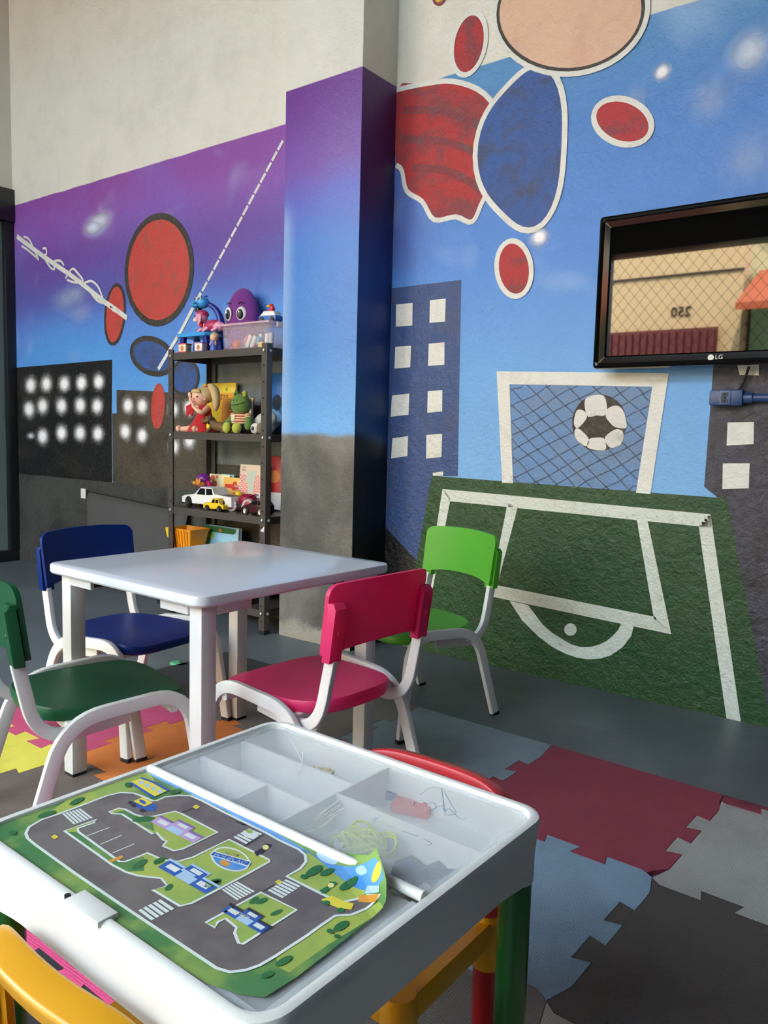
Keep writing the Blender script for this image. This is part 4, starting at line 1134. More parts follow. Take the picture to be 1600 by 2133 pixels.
prism('paper_label', [(-0.012, 0.0), (0.012, -0.004), (0.014, 0.024)], 0, 0.0006, M['white_plastic'], rk, mtx=basis((hx_ - 0.018, -hy_ - 0.001, 0.478), (1, 0, 0), (0, 0, 1)))

# ================================================================== toys on the rack
def P_(name, col, rough=0.35): 
    if name not in M: M[name] = plastic(name, col, rough, 0.08)
    return M[name]
def F_(name, col):
    if name not in M: M[name] = fabric(name, col)
    return M[name]
def spot(px, Y, z):
    """place on a shelf under photo column px at depth Y"""
    return Vector((aty(px, 900, Y).x, Y, z))
SKIN = plastic('doll_skin', rgb(238, 186, 158), 0.5, 0.05)
HAIR = plastic('doll_hair', rgb(222, 190, 136), 0.5, 0.25)
BLK = P_('toy_black', rgb(16, 16, 18)); WHT = P_('toy_white', rgb(236, 236, 236)); RED_ = P_('toy_red', rgb(206, 34, 40)); YEL = P_('toy_yellow', rgb(240, 204, 34))
def Rz(a): return Matrix.Rotation(a, 4, 'Z')
def Rx(a): return Matrix.Rotation(a, 4, 'X')
def Ry(a): return Matrix.Rotation(a, 4, 'Y')
TURN = math.radians(26)          # toys turned towards the room
Z1, Z2, Z3, Z4 = SH

# --- top shelf
for px, c1, c2, lab in ((385, rgb(206, 52, 80), rgb(236, 214, 190), 'red-framed little cube toy at the left end of the top shelf'), (418, rgb(150, 110, 180), rgb(240, 232, 226), 'lilac-framed little cube toy next to the blonde figurine')):
    t_ = thing('cube_toy', lab, 'cube toy', spot(px, 0.455, Z1), 0.25, 'little cube toys on the top shelf')
    a, b = P_('cube_frame_%d' % px, c1), P_('cube_pane_%d' % px, c2); s = 0.025
    box('core', (-s + 0.003, -s + 0.003, 0.004), (s - 0.003, s - 0.003, 0.042), b, t_, 0.002)
    box('base', (-s, -s, 0.0), (s, s, 0.006), a, t_, 0.001); box('cap', (-s, -s, 0.040), (s, s, 0.046), a, t_, 0.002)
    ell('figure', (0.0, -s + 0.004, 0.022), (0.010, 0.003, 0.013), P_('cube_figure', rgb(196, 120, 70)), t_, seg=12)
t_ = thing('figurine', 'small blonde figurine in a blue dress under the projector toy', 'figurine', spot(445, 0.445, Z1), 0.3)
lathe('dress', [(0.020, 0.0), (0.021, 0.004), (0.016, 0.022), (0.012, 0.040), (0.008, 0.046)], P_('figurine_blue', rgb(56, 96, 190)), t_, 16)
ell('head', (0, 0, 0.062), (0.019, 0.018, 0.018), SKIN, t_, seg=14)
ell('hair', (0, 0.005, 0.068), (0.022, 0.020, 0.019), HAIR, t_, seg=14)
for s in (-1, 1): limb('arm', [(s * 0.010, -0.004, 0.042), (s * 0.015, -0.010, 0.030)], [0.004, 0.004], SKIN, t_)

t_ = thing('projector_toy', 'blue drawing projector toy with a long-necked animal head', 'toy', spot(420, 0.545, Z1), 0.0)
LB, DB = P_('toy_light_blue', rgb(60, 160, 230)), P_('toy_dark_blue', rgb(24, 44, 150))
plate = [(-0.125, -0.055), (-0.10, -0.075), (-0.04, -0.066), (0.0, -0.076), (0.05, -0.066), (0.105, -0.072), (0.12, -0.04), (0.12, 0.06), (-0.12, 0.06)]
prism('plate', plate, 0.083, 0.100, LB, t_, bevel=0.003)
for x, y in ((-0.09, -0.045), (0.09, -0.045), (-0.09, 0.04), (0.09, 0.04)):
    tube('leg', [(x * 1.05, y, 0.0), (x * 0.95, y, 0.084)], ('rect', 0.014, 0.012), DB, t_, up=(0, 1, 0))
limb('neck', catmull([(0.10, 0.03, 0.095), (0.105, 0.03, 0.16), (0.085, 0.02, 0.215), (0.050, 0.0, 0.245)], 4), [0.024 - 0.0011 * i for i in range(13)], DB, t_)
hd = ell('head', (0.022, -0.015, 0.252), (0.036, 0.032, 0.030), LB, t_, seg=18)
ell('snout', (-0.004, -0.035, 0.240), (0.026, 0.024, 0.018), LB, hd, seg=14)
lathe('lens', [(0.016, 0.0), (0.017, 0.016), (0.013, 0.018)], BLK, hd, 16, Matrix.Translation((0.010, -0.028, 0.205)))
for dx_ in (-0.006, 0.024):
    e_ = ell('eye', (dx_ + 0.010, -0.040, 0.266), (0.009, 0.007, 0.010), WHT, hd, seg=10)
    ell('pupil', (dx_ + 0.010, -0.0465, 0.266), (0.004, 0.003, 0.005), BLK, hd, seg=8)
tube('mouth', catmull([(-0.026, -0.046, 0.243), (0.0, -0.058, 0.240), (0.022, -0.052, 0.246)], 4), 0.0016, BLK, hd, n=6)
ell('crest', (0.030, -0.002, 0.283), (0.014, 0.006, 0.005), DB, hd, seg=10)

t_ = thing('toy_dog', 'pink toy dog in a rose vest lying on the projector toy', 'toy dog', spot(436, 0.53, Z1 + 0.1002), 0.15)
PK, RS = P_('toy_pink', rgb(232, 160, 190)), P_('toy_rose', rgb(186, 54, 98))
limb('body', [(-0.02, 0, 0.030), (0.02, 0, 0.034), (0.065, 0, 0.030)], [0.024, 0.027, 0.024], PK, t_)
limb('vest', [(0.0, 0, 0.034), (0.035, 0, 0.036)], [0.0285, 0.029], RS, t_)
hd = ell('head', (-0.048, -0.006, 0.078), (0.032, 0.030, 0.030), PK, t_, seg=16)
ell('cap', (-0.044, -0.002, 0.092), (0.033, 0.031, 0.022), RS, hd, seg=14)
ell('muzzle', (-0.076, -0.014, 0.066), (0.017, 0.014, 0.012), WHT, hd, seg=12); ell('nose', (-0.092, -0.018, 0.070), (0.005, 0.005, 0.004), BLK, hd, seg=8)
ell('ear', (-0.036, -0.034, 0.062), (0.012, 0.006, 0.026), PK, hd, Ry(0.3), seg=12); ell('eye', (-0.068, -0.028, 0.082), (0.005, 0.004, 0.007), BLK, hd, seg=8)
for x in (-0.03, 0.0, 0.06): limb('leg', [(x, -0.020, 0.022), (x - 0.02, -0.026, 0.008)], [0.010, 0.0078], PK, t_)
limb('scarf', [(-0.04, -0.02, 0.045), (-0.03, -0.03, 0.034)], [0.012, 0.009], RED_, t_)
limb('tail', [(0.080, 0, 0.040), (0.098, -0.004, 0.030), (0.115, -0.008, 0.018)], [0.008, 0.007, 0.006], PK, t_)

t_ = thing('plush_octopus', 'purple egg-shaped plush with big eyes and a small smile', 'plush', spot(504, 0.625, Z1), 0.22)
PU = F_('plush_purple', rgb(122, 50, 140))
ell('body', (0, 0, 0.160), (0.094, 0.056, 0.160), PU, t_, seg=28, taper=0.04)
for s in (-1, 1):
    limb('tentacle', [(s * 0.05, -0.01, 0.03), (s * 0.070, -0.012, 0.024), (s * 0.078, -0.018, 0.02)], [0.024, 0.02, 0.016], PU, t_)
    e_ = ell('eye', (s * 0.038 - 0.012, -0.050, 0.190), (0.026, 0.010, 0.034), WHT, t_, Rz(s * 0.35), seg=16)
    ell('pupil', (s * 0.036 - 0.012, -0.0585, 0.187), (0.017, 0.005, 0.024), BLK, e_, Rz(s * 0.35), seg=14)
    ell('glint', (s * 0.036 - 0.017, -0.0630, 0.197), (0.005, 0.002, 0.006), WHT, e_, seg=8)
    tube('brow', catmull([(s * 0.052 - 0.012, -0.046, 0.236), (s * 0.036 - 0.012, -0.050, 0.244), (s * 0.020 - 0.012, -0.052, 0.238)], 4), 0.0022, BLK, t_, n=6)
tube('smile', catmull([(-0.034, -0.0545, 0.142), (-0.020, -0.0565, 0.134), (-0.004, -0.0565, 0.134), (0.010, -0.0545, 0.142)], 4), 0.0018, BLK, t_, n=6)

bx0, bx1 = aty(459, 700, 0.432).x, -1.082
t_ = thing('storage_box', 'clear lidded plastic box of odds and ends on the top shelf', 'box', ((bx0 + bx1) / 2, 0.502, Z1))
hw = (bx1 - bx0) / 2
def bring(k, z_, d_=0.0): return [(x, y, z_) for x, y in rrect(hw * k + d_, 0.066 * k + d_, 0.015)]
loft('tub', [bring(0.93, 0.005), bring(0.94, 0.003), bring(1.0, 0.100), bring(1.0, 0.104, 0.005), bring(1.0, 0.108, 0.005), bring(1.0, 0.106, -0.002), bring(0.94, 0.006, -0.003)], M['clear_box'], t_, cap0=True, cap1=False)
loft('lid', [bring(1.0, 0.1085, 0.004), bring(1.0, 0.1085, 0.009), bring(1.0, 0.117, 0.008), bring(1.0, 0.121, -0.002), bring(0.7, 0.1205, 0)], clear('box_lid', rgb(240, 206, 216), 0.55, 0.2), t_)
box('handle', (hw + 0.006, -0.03, 0.092), (hw + 0.016, 0.03, 0.116), clear('box_handle', rgb(240, 230, 232), 0.7, 0.2), t_, 0.003)
bo = t_.location.copy()
def inbox(name, label, x, y, cat): return thing(name, label, cat, (bo.x + x, bo.y + y, Z1 + 0.0063), random.uniform(-0.6, 0.6))
for i, (x, y, h_, tilt) in enumerate(((-0.02, -0.03, 0.060, 0.5), (0.012, -0.032, 0.055, 0.55), (0.110, -0.03, 0.060, 0.0), (0.136, -0.03, 0.062, 0.0))):
    lab = ['white roll leaning at the left in the clear box', 'white roll leaning beside the light blue one in the clear box', 'white upright roll in the clear box', 'grey-white upright roll at the right end of the clear box'][i]
    r_ = inbox('paper_roll', lab, x, y, 'roll'); r_.rotation_euler = (0, 0, 0)
    lathe('roll', [(0.0095, 0.0), (0.0105, 0.002), (0.0105, h_ - 0.002), (0.0095, h_), (0.004, h_)], WHT, r_, 14, Matrix.Translation((0, 0, 0.006 if tilt else 0)) @ Ry(tilt))
    lathe('core', [(0.0035, h_ - 0.001), (0.0035, h_ + 0.001)], BLK, r_, 10, Matrix.Translation((0, 0, 0.006 if tilt else 0)) @ Ry(tilt))
r_ = inbox('craft_roll', 'light blue roll in the clear box', 0.045, -0.02, 'roll')
lathe('roll', [(0.012, 0.0), (0.013, 0.002), (0.013, 0.05), (0.012, 0.052)], P_('roll_blue', rgb(110, 190, 220)), r_, 14, Matrix.Translation((0, 0, 0.02)) @ Ry(0.9)); ell('tip', (0.045, 0, 0.052), (0.007, 0.008, 0.008), WHT, r_, seg=8)
r_ = inbox('toy_ball', 'orange dimpled toy ball in the clear box', -0.09, -0.03, 'ball'); ell('ball', (0, 0, 0.020), (0.020, 0.019, 0.020), P_('toy_orange', rgb(236, 110, 50)), r_); tube('seam', [(0.0204 * math.cos(a), 0.002, 0.020 + 0.0204 * math.sin(a)) for a in [k * 0.393 for k in range(16)]], 0.0008, P_('seam_brown', rgb(120, 50, 30)), r_, closed=True, n=5)
r_ = inbox('net_bag', 'pink net bag in the clear box', -0.035, 0.022, 'bag')
bm = bmesh.new()
for k in range(18):
    a = random.uniform(0, 6.28); pts = [(0.03 * math.cos(a + q * 0.45) + random.uniform(-.012, .012), 0.012 * math.sin(a + q * 0.45), 0.018 + 0.045 * abs(math.sin(q * 0.33 + a))) for q in range(14)]
    bm_sweep(bm, catmull(pts, 2), section('oval', 0.0012, 0.0012, 5))
from_bm('strands', bm, P_('strand_pink', rgb(240, 120, 150)), r_, True)
ell('filling', (-0.01, 0.0, 0.040), (0.045, 0.018, 0.032), F_('net_pink', rgb(238, 150, 172)), r_)
r_ = inbox('toy_brick', 'yellow brick at the right of the clear box', 0.085, -0.04, 'toy block'); box('body', (-0.014, -0.008, 0.0), (0.014, 0.008, 0.02), YEL, r_, 0.001); lathe('stud', [(0.004, 0.0195), (0.004, 0.023), (0.003, 0.0235)], YEL, r_, 10)
t_ = thing('toy_robot_truck', 'small red and blue toy truck on the lid of the clear box', 'toy truck', (bo.x + 0.105, bo.y - 0.005, Z1 + 0.1212), 0.1)
box('chassis', (-0.05, -0.026, 0.004), (0.05, 0.026, 0.026), P_('truck_blue', rgb(60, 110, 190)), t_, 0.004)
prism('cab', [(-0.045, 0.024), (0.045, 0.024), (0.036, 0.044), (-0.02, 0.046)], -0.024, 0.024, WHT, t_, mtx=Rx(math.radians(90)), bevel=0.002)
limb('arm', [(-0.005, 0.0, 0.044), (0.012, 0, 0.058), (0.004, 0, 0.072)], [0.013, 0.012, 0.010], RED_, t_); limb('claw', [(0.0, 0, 0.074), (-0.022, 0.0, 0.070)], [0.006, 0.004], YEL, t_)
for x in (-0.03, 0.03):
    for s in (-1, 1): lathe('wheel', [(0.0, -0.004), (0.010, -0.004), (0.010, 0.004), (0.0, 0.004)], BLK, t_, 14, Matrix.Translation((x, s * 0.026, 0.010)) @ Rx(math.radians(90)), cap=False)

# --- books
def book(label, px0, px1, Y, z, h_, thick, cover, lean=0.12, spin=0.0, name='book'):
    x0, x1 = aty(px0, 900, Y).x, aty(px1, 900, Y).x
    w = x1 - x0
    t_ = thing(name, label, 'book', ((x0 + x1) / 2, Y, z)); t_.rotation_euler = (-lean, spin, 0)
    cm = cover
    box('front_cover', (-w / 2, -thick, 0.0), (w / 2, -thick + 0.0022, h_), cm, t_, 0.0006)
    box('pages', (-w / 2 + 0.003, -thick + 0.0022, 0.002), (w / 2 - 0.003, -0.0022, h_ - 0.003), WHT, t_)
    box('back_cover', (-w / 2, -0.0022, 0.0), (w / 2, 0.0, h_), cm, t_, 0.0006)
    def art(n, pts, m_, lay=1):
        bm = bmesh.new(); f = bm.faces.new([bm.verts.new((a * w - w / 2, -thick - 0.0004 * lay, b * h_)) for a, b in pts]); f.normal_update()
        bmesh.ops.triangulate(bm, faces=[f], ngon_method='EAR_CLIP'); return from_bm(n, bm, m_, t_)
    def words(body, a, b, size, m_, lay=2):
        return lettering('lettering', body, size, m_, t_, basis((a * w - w / 2, -thick - 0.0004 * lay, b * h_), (1, 0, 0), (0, 0, 1)), 0.0001)
    return t_, w, art, words
def oval(cx, cy, rx, ry, n=14): return [(cx + rx * math.cos(6.2832 * i / n), cy + ry * math.sin(6.2832 * i / n)) for i in range(n)]
B_, w, art, words = book('yellow picture book behind the doll, ending in the letters atas', 418, 487, 0.655, Z2 + 0.01, 0.245, 0.012, P_('book_yellow', rgb(240, 206, 60), 0.4), 0.10)
art('cover_spot', oval(0.22, 0.86, 0.06, 0.05), P_('pale_yellow', rgb(250, 236, 150))); art('cover_spot', oval(0.52, 0.84, 0.05, 0.045), P_('pale_yellow', rgb(250, 236, 150))); art('cover_leaf', [(0.70, 0.86), (0.76, 0.93), (0.78, 0.82)], P_('leaf_green', rgb(110, 170, 60)))
art('cover_patch', [(0.3, 0.45), (0.98, 0.45), (0.98, 0.8), (0.62, 0.78), (0.3, 0.65)], P_('book_amber', rgb(244, 178, 56)))
words('atas', 0.66, 0.72, 0.052, P_('ink_maroon', rgb(96, 30, 30)))
B_, w, art, words = book('orange book lettered RE and PO behind the frog', 461, 524, 0.625, Z2 + 0.005, 0.170, 0.010, P_('book_orange', rgb(232, 160, 70), 0.4), 0.12)
words('RE', 0.33, 0.72, 0.026, P_('ink_blue', rgb(30, 70, 160))); words('PO', 0.30, 0.56, 0.024, P_('ink_red', rgb(216, 70, 50)))
B_, w, art, words = book('white-edged orange book leaning right of the frog', 506, 532, 0.60, Z2 + 0.004, 0.165, 0.014, P_('book_cream', rgb(240, 232, 220), 0.4), 0.06, -0.22)
art('cover_panel', [(0.04, 0.04), (0.8, 0.04), (0.8, 0.9), (0.04, 0.94)], P_('book_orange_red', rgb(226, 120, 60)))
B_, w, art, words = book('tall blue picture book at the right end of the middle shelf', 545, 590, 0.665, Z2 + 0.01, 0.285, 0.012, P_('book_blue', rgb(24, 96, 168), 0.35), 0.06)
art('cover_haze', oval(0.55, 0.22, 0.42, 0.18), P_('book_pale_blue', rgb(120, 170, 210))); art('cover_shape', oval(0.72, 0.5, 0.22, 0.14), P_('book_shape_dark', rgb(30, 44, 60)))
B_, w, art, words = book('cream book with orange blots, lettered sideways', 436, 478, 0.655, Z3 + 0.01, 0.150, 0.010, P_('book_pale', rgb(246, 232, 186), 0.4), 0.10)
for a, b, r_ in ((0.1, 0.85, 0.14), (0.2, 0.66, 0.16), (0.1, 0.45, 0.15), (0.16, 0.22, 0.15), (0.32, 0.9, 0.08)): art('cover_blot', oval(a + 0.06, b, r_ * 0.9, r_ * 0.7), P_('blot_orange', rgb(232, 120, 70)))
lettering('lettering', 'DEZ PASSINHOS', 0.013, P_('ink_grey', rgb(80, 78, 70)), B_, basis((w * 0.30, -0.0108, 0.075), (0, 0, 1), (-1, 0, 0)), 0.0001)
B_, w, art, words = book('teal-topped book half hidden behind the KALE book', 462, 488, 0.672, Z3 + 0.01, 0.152, 0.008, P_('book_teal', rgb(120, 186, 180), 0.4), 0.06)
art('cover_spot', oval(0.5, 0.85, 0.2, 0.06), P_('blot_orange', rgb(232, 120, 70)))
B_, w, art, words = book('golden book lettered KALE between the cream and the brick books', 466, 511, 0.635, Z3 + 0.008, 0.142, 0.010, P_('book_gold', rgb(246, 196, 104), 0.4), 0.10)
art('cover_label', [(0.08, 0.62), (0.4, 0.62), (0.4, 0.56), (0.98, 0.56), (0.98, 0.74), (0.66, 0.74), (0.6, 0.86), (0.48, 0.86), (0.42, 0.76), (0.08, 0.76)], P_('label_red', rgb(214, 70, 56)))
words('KALE', 0.66, 0.705, 0.019, WHT); words('i em', 0.72, 0.60, 0.014, WHT); art('cover_shape', oval(0.62, 0.30, 0.2, 0.2), P_('blot_orange', rgb(232, 120, 70))); art('cover_shape', oval(0.60, 0.26, 0.08, 0.10), WHT, 2)
B_, w, art, words = book('tall pink book with a brick wall cover lettered A MU', 499, 556, 0.62, Z3 + 0.006, 0.215, 0.012, P_('book_rose', rgb(240, 214, 200), 0.4), 0.10)
art('cover_sky', [(0.0, 0.78), (1, 0.78), (1, 1), (0, 1)], P_('cover_sand', rgb(232, 206, 178)))
bm = bmesh.new(); n_r = 17
for r_ in range(n_r):
    for c_ in range(8):
        a0 = (c_ + (0.5 if r_ % 2 else 0)) / 8.0; 
        if a0 + 0.1 > 1: continue
        z0_, z1_ = 0.215 * (0.02 + r_ * 0.0445), 0.215 * (0.02 + r_ * 0.0445 + 0.032)
        bm.faces.new([bm.verts.new(v) for v in ((a0 * w - w / 2, -0.0125, z0_), ((a0 + 0.1) * w - w / 2, -0.0125, z0_), ((a0 + 0.1) * w - w / 2, -0.0125, z1_), (a0 * w - w / 2, -0.0125, z1_))])
from_bm('cover_bricks', bm, P_('brick_pink', rgb(232, 140, 132)), B_)
art('cover_panel', [(0.66, 0.06), (0.99, 0.06), (0.99, 0.36), (0.66, 0.36)], WHT, 3)
for tx, zz in (('A MU', 0.31), ('NO ME', 0.24), ('DO', 0.175), ('LIVRO', 0.105)): words(tx, 0.83, zz, 0.017, P_('ink_grey', rgb(80, 78, 70)), 4)
words('JON', 0.16, 0.93, 0.012, P_('ink_grey', rgb(80, 78, 70)), 3); words('AGEE', 0.16, 0.87, 0.012, P_('ink_grey', rgb(80, 78, 70)), 3)
art('cover_shape', [(0.22, 0.62), (0.30, 0.84), (0.5, 0.88), (0.62, 0.84), (0.58, 0.7), (0.52, 0.3), (0.36, 0.26), (0.34, 0.55)], P_('cover_sage', rgb(196, 204, 188)), 3)
B_, w, art, words = book('red-covered book standing by the pillar on the lower shelf', 545, 590, 0.665, Z3 + 0.008, 0.260, 0.012, P_('book_red', rgb(150, 26, 32), 0.35), 0.06)
art('cover_shape', oval(0.62, 0.62, 0.3, 0.12), P_('cover_brown', rgb(180, 110, 60))); art('cover_panel', [(0, 0), (1, 0), (1, 0.32), (0, 0.32)], P_('cover_grey', rgb(190, 190, 190)), 2)
B_, w, art, words = book('green and sky-blue board book behind the orange toy truck', 430, 500, 0.60, Z4 + 0.004, 0.325, 0.022, P_('book_board', rgb(150, 200, 226), 0.35), 0.06)
art('cover_band', [(0, 0.9), (0.86, 0.9), (0.92, 0.93), (0.92, 0.985), (0, 0.995)], P_('cover_green', rgb(44, 104, 58))); art('cover_hill', oval(0.12, 0.84, 0.18, 0.06), P_('cover_lime', rgb(150, 200, 80)), 1); art('cover_badge', oval(0.46, 0.935, 0.055, 0.03), P_('cover_brown', rgb(180, 110, 60)), 3)

# --- doll
t_ = thing('doll', 'blonde doll in a red dress sitting on the middle shelf', 'doll', spot(424, 0.475, Z2), 0.0)
DR = fabric('doll_dress', rgb(190, 20, 36))
bm = bmesh.new(); rings = []
for z_, rx_, ry_, cy in ((0.004, 0.085, 0.062, -0.01), (0.02, 0.082, 0.060, -0.008), (0.05, 0.060, 0.046, 0.0), (0.085, 0.044, 0.034, 0.004), (0.115, 0.038, 0.030, 0.004), (0.132, 0.024, 0.020, 0.004)):
    rings.append([bm.verts.new((rx_ * (1 + (0.08 * math.cos(7 * a) if z_ < 0.06 else 0)) * math.cos(a), cy + ry_ * math.sin(a), z_)) for a in [k * 0.2618 for k in range(24)]])
for A, B in zip(rings, rings[1:]):
    for k in range(24): bm.faces.new((A[k], A[(k + 1) % 24], B[(k + 1) % 24], B[k]))
bm.faces.new(rings[0][::-1]); bm.faces.new(rings[-1]); from_bm('dress', bm, DR, t_, True, 1.0)
hd = ell('head', (-0.006, -0.012, 0.172), (0.043, 0.044, 0.044), SKIN, t_, Rz(-0.3), seg=24)
ell('hair', (0.004, 0.006, 0.184), (0.047, 0.046, 0.043), HAIR, hd, seg=24)
ell('fringe', (-0.006, -0.042, 0.197), (0.034, 0.014, 0.014), HAIR, hd, seg=14)
limb('ponytail', catmull([(0.030, 0.014, 0.224), (0.062, 0.014, 0.205), (0.076, 0.014, 0.160), (0.074, 0.012, 0.115)], 4), [0.016, 0.018, 0.020, 0.021, 0.022, 0.022, 0.022, 0.021, 0.020, 0.019, 0.017, 0.014, 0.010], HAIR, hd)
tube('hair_tie', [(0.026 + 0.017 * math.cos(a), 0.014 + 0.017 * math.sin(a), 0.224) for a in [k * 0.524 for k in range(12)]], 0.004, DR, hd, closed=True, n=6)
ell('nose', (-0.006, -0.056, 0.162), (0.005, 0.006, 0.005), SKIN, hd, seg=8)
for dx_ in (-0.024, 0.013): ell('eye', (dx_, -0.0520, 0.172), (0.007, 0.003, 0.0045), P_('doll_eye', rgb(90, 60, 50)), hd, seg=8)
ell('mouth', (-0.006, -0.0535, 0.150), (0.007, 0.003, 0.003), P_('doll_lip', rgb(204, 90, 96)), hd, seg=8)
ell('ear', (0.034, -0.020, 0.164), (0.006, 0.008, 0.011), SKIN, hd, seg=10)
limb('arm', catmull([(-0.030, -0.004, 0.118), (-0.062, -0.012, 0.128), (-0.074, -0.020, 0.165)], 4), [0.014, 0.014, 0.0135, 0.013, 0.0125, 0.012, 0.011, 0.010, 0.009], SKIN, t_)
ell('hand', (-0.078, -0.022, 0.183), (0.011, 0.007, 0.015), SKIN, t_, Ry(-0.3), seg=12)
limb('arm', catmull([(0.032, -0.006, 0.118), (0.040, -0.045, 0.096), (0.010, -0.062, 0.118)], 4), [0.014, 0.014, 0.0135, 0.013, 0.0125, 0.012, 0.011, 0.010, 0.009], SKIN, t_)
ell('hand', (0.000, -0.064, 0.128), (0.010, 0.007, 0.013), SKIN, t_, Ry(-0.4), seg=12)
for x0_, x1_ in ((-0.035, -0.098), (0.02, 0.022)):
    limb('leg', [(x0_, -0.02, 0.020), (x1_, -0.058, 0.014)], [0.018, 0.0128], SKIN, t_); ell('foot', (x1_ - 0.006, -0.068, 0.017), (0.013, 0.016, 0.016), SKIN, t_, seg=12)
prism('bow', [(-0.03, 0.0), (0.0, 0.01), (0.02, -0.01), (0.012, -0.05), (-0.01, -0.035), (-0.03, -0.055)], 0, 0.006, DR, t_, mtx=basis((-0.048, -0.036, 0.128), (1, 0.1, 0), (0, 0, 1)), bevel=0.001)

# --- little brown animal
t_ = thing('toy_animal', 'brown rubber animal with a dark collar crouching before the frog', 'toy animal', spot(453, 0.45, Z2), 0.1)
BR = P_('toy_brown', rgb(112, 84, 52), 0.6)
limb('body', catmull([(-0.025, 0, 0.034), (0.02, 0, 0.030), (0.065, 0, 0.022)], 4), [0.019, 0.021, 0.023, 0.024, 0.024, 0.024, 0.023, 0.022, 0.019], BR, t_)
hd = limb('head', [(-0.038, -0.004, 0.060), (-0.060, -0.010, 0.062), (-0.078, -0.014, 0.054)], [0.021, 0.017, 0.010], BR, t_)
limb('neck', [(-0.020, 0, 0.040), (-0.038, -0.004, 0.056)], [0.020, 0.018], BR, t_); tube('collar', [(-0.030 + 0.006 * math.cos(a), -0.002 + 0.021 * math.cos(a), 0.048 + 0.018 * math.sin(a)) for a in [k * 0.4488 for k in range(14)]], 0.004, BLK, t_, closed=True, n=6)
ell('ear', (-0.030, -0.022, 0.070), (0.010, 0.006, 0.013), P_('toy_dark_brown', rgb(70, 50, 34), 0.6), hd, seg=10); ell('eye', (-0.058, -0.026, 0.068), (0.0035, 0.003, 0.0035), BLK, hd, seg=8)
for x, s in ((-0.045, -1), (-0.02, 1), (0.055, -1), (0.05, 1)): limb('leg', [(x + 0.012, s * 0.014, 0.024), (x, s * 0.020, 0.0095)], [0.011, 0.009], BR, t_)
ell('chest', (-0.040, -0.020, 0.030), (0.012, 0.008, 0.016), YEL, t_, seg=10)

# --- frog
def stripes(name, c1, c2, scale):
    t = NT(name); v = t.obj(); z = t.xyz(v)[2]
    f = t.math('GREATER_THAN', t.math('SINE', t.math('MULTIPLY', z, scale)), 0.0)
    t.set(t.mix(f, c1, c2), 0.9, Sheen_Weight=0.2); t.bump(t.noise(300.0, 2.0, 0.5, v), 0.3, 0.002); return t.m
t_ = thing('plush_frog', 'green plush frog in a red and cream striped shirt', 'plush', spot(503, 0.50, Z2), 0.15)
FG, FL, DK = F_('frog_green', rgb(104, 138, 62)), F_('frog_lime', rgb(188, 196, 76)), F_('frog_dark', rgb(34, 40, 42))
ell('body', (0, 0, 0.058), (0.050, 0.042, 0.052), stripes('frog_shirt', rgb(160, 34, 36), rgb(232, 208, 160), 520.0), t_, seg=20)
ell('shorts', (0, 0, 0.030), (0.053, 0.046, 0.030), DK, t_, seg=18, power=0.85)
hd = ell('head', (0, -0.004, 0.136), (0.050, 0.046, 0.052), FG, t_, seg=22)
for s in (-1, 1):
    e_ = ell('eye_bump', (s * 0.022, -0.008, 0.182), (0.016, 0.016, 0.020), FL if s > 0 else FG, hd, Ry(s * 0.4), seg=14)
    ell('pupil', (s * 0.020, -0.024, 0.184), (0.005, 0.003, 0.005), BLK, hd, seg=8); ell('nostril', (s * 0.009, -0.048, 0.155), (0.003, 0.002, 0.003), F_('frog_dark', rgb(34, 40, 42)), hd, seg=8)
    limb('arm', [(s * 0.044, -0.006, 0.078), (s * 0.062, -0.024, 0.050), (s * 0.066, -0.032, 0.036)], [0.014, 0.018, 0.018], FG, t_)
    ell('sleeve', (s * 0.044, -0.006, 0.082), (0.017, 0.018, 0.018), stripes('frog_sleeve', rgb(160, 34, 36), rgb(232, 208, 160), 700.0), t_, seg=12)
    ell('foot', (s * 0.030 - 0.012, -0.056, 0.026), (0.024, 0.020, 0.026), FL, t_, Rz(s * 0.3), seg=14)
tube('mouth', catmull([(-0.042, -0.030, 0.138), (-0.012, -0.0505, 0.132), (0.018, -0.049, 0.136), (0.042, -0.030, 0.146)], 5), 0.0015, BLK, hd, n=6)
prism('badge', [(-0.014, -0.016), (0.012, -0.016), (0.014, 0.014), (-0.012, 0.014)], 0, 0.001, F_('badge_cream', rgb(226, 220, 190)), t_, mtx=basis((-0.018, -0.0402, 0.074), (1, -0.25, 0), (0, 0, 1)))

# --- white plush and panda
t_ = thing('plush_cushion', 'white plush toy slumped at the right end of the middle shelf', 'plush', spot(549, 0.565, Z2), 0.0)
t_.scale = (0.85, 0.85, 0.85)
WP = F_('plush_white', rgb(226, 222, 212))
limb('body', [(-0.055, 0, 0.040), (-0.01, 0, 0.070), (0.045, 0, 0.085)], [0.034, 0.045, 0.044], WP, t_); ell('paw', (-0.045, -0.035, 0.024), (0.022, 0.018, 0.020), WP, t_, seg=12); ell('base', (0.02, 0.0, 0.036), (0.05, 0.045, 0.036), WP, t_, seg=14)
t_ = thing('plush_panda', 'small black and white plush panda lying by the shelf post', 'plush', spot(544, 0.447, Z2), 0.2)
hd = ell('head', (-0.026, -0.006, 0.026), (0.024, 0.022, 0.025), WP, t_, seg=16)
ell('eye_patch', (-0.028, -0.026, 0.026), (0.008, 0.005, 0.010), BLK, hd, seg=10); ell('ear', (-0.036, -0.002, 0.048), (0.008, 0.006, 0.008), BLK, hd, seg=10); ell('eye', (-0.028, -0.031, 0.028), (0.002, 0.002, 0.002), WHT, hd, seg=6)
limb('body', [(0.0, 0, 0.026), (0.028, 0, 0.024)], [0.025, 0.0235], F_('plush_tabby', rgb(128, 112, 92)), t_)

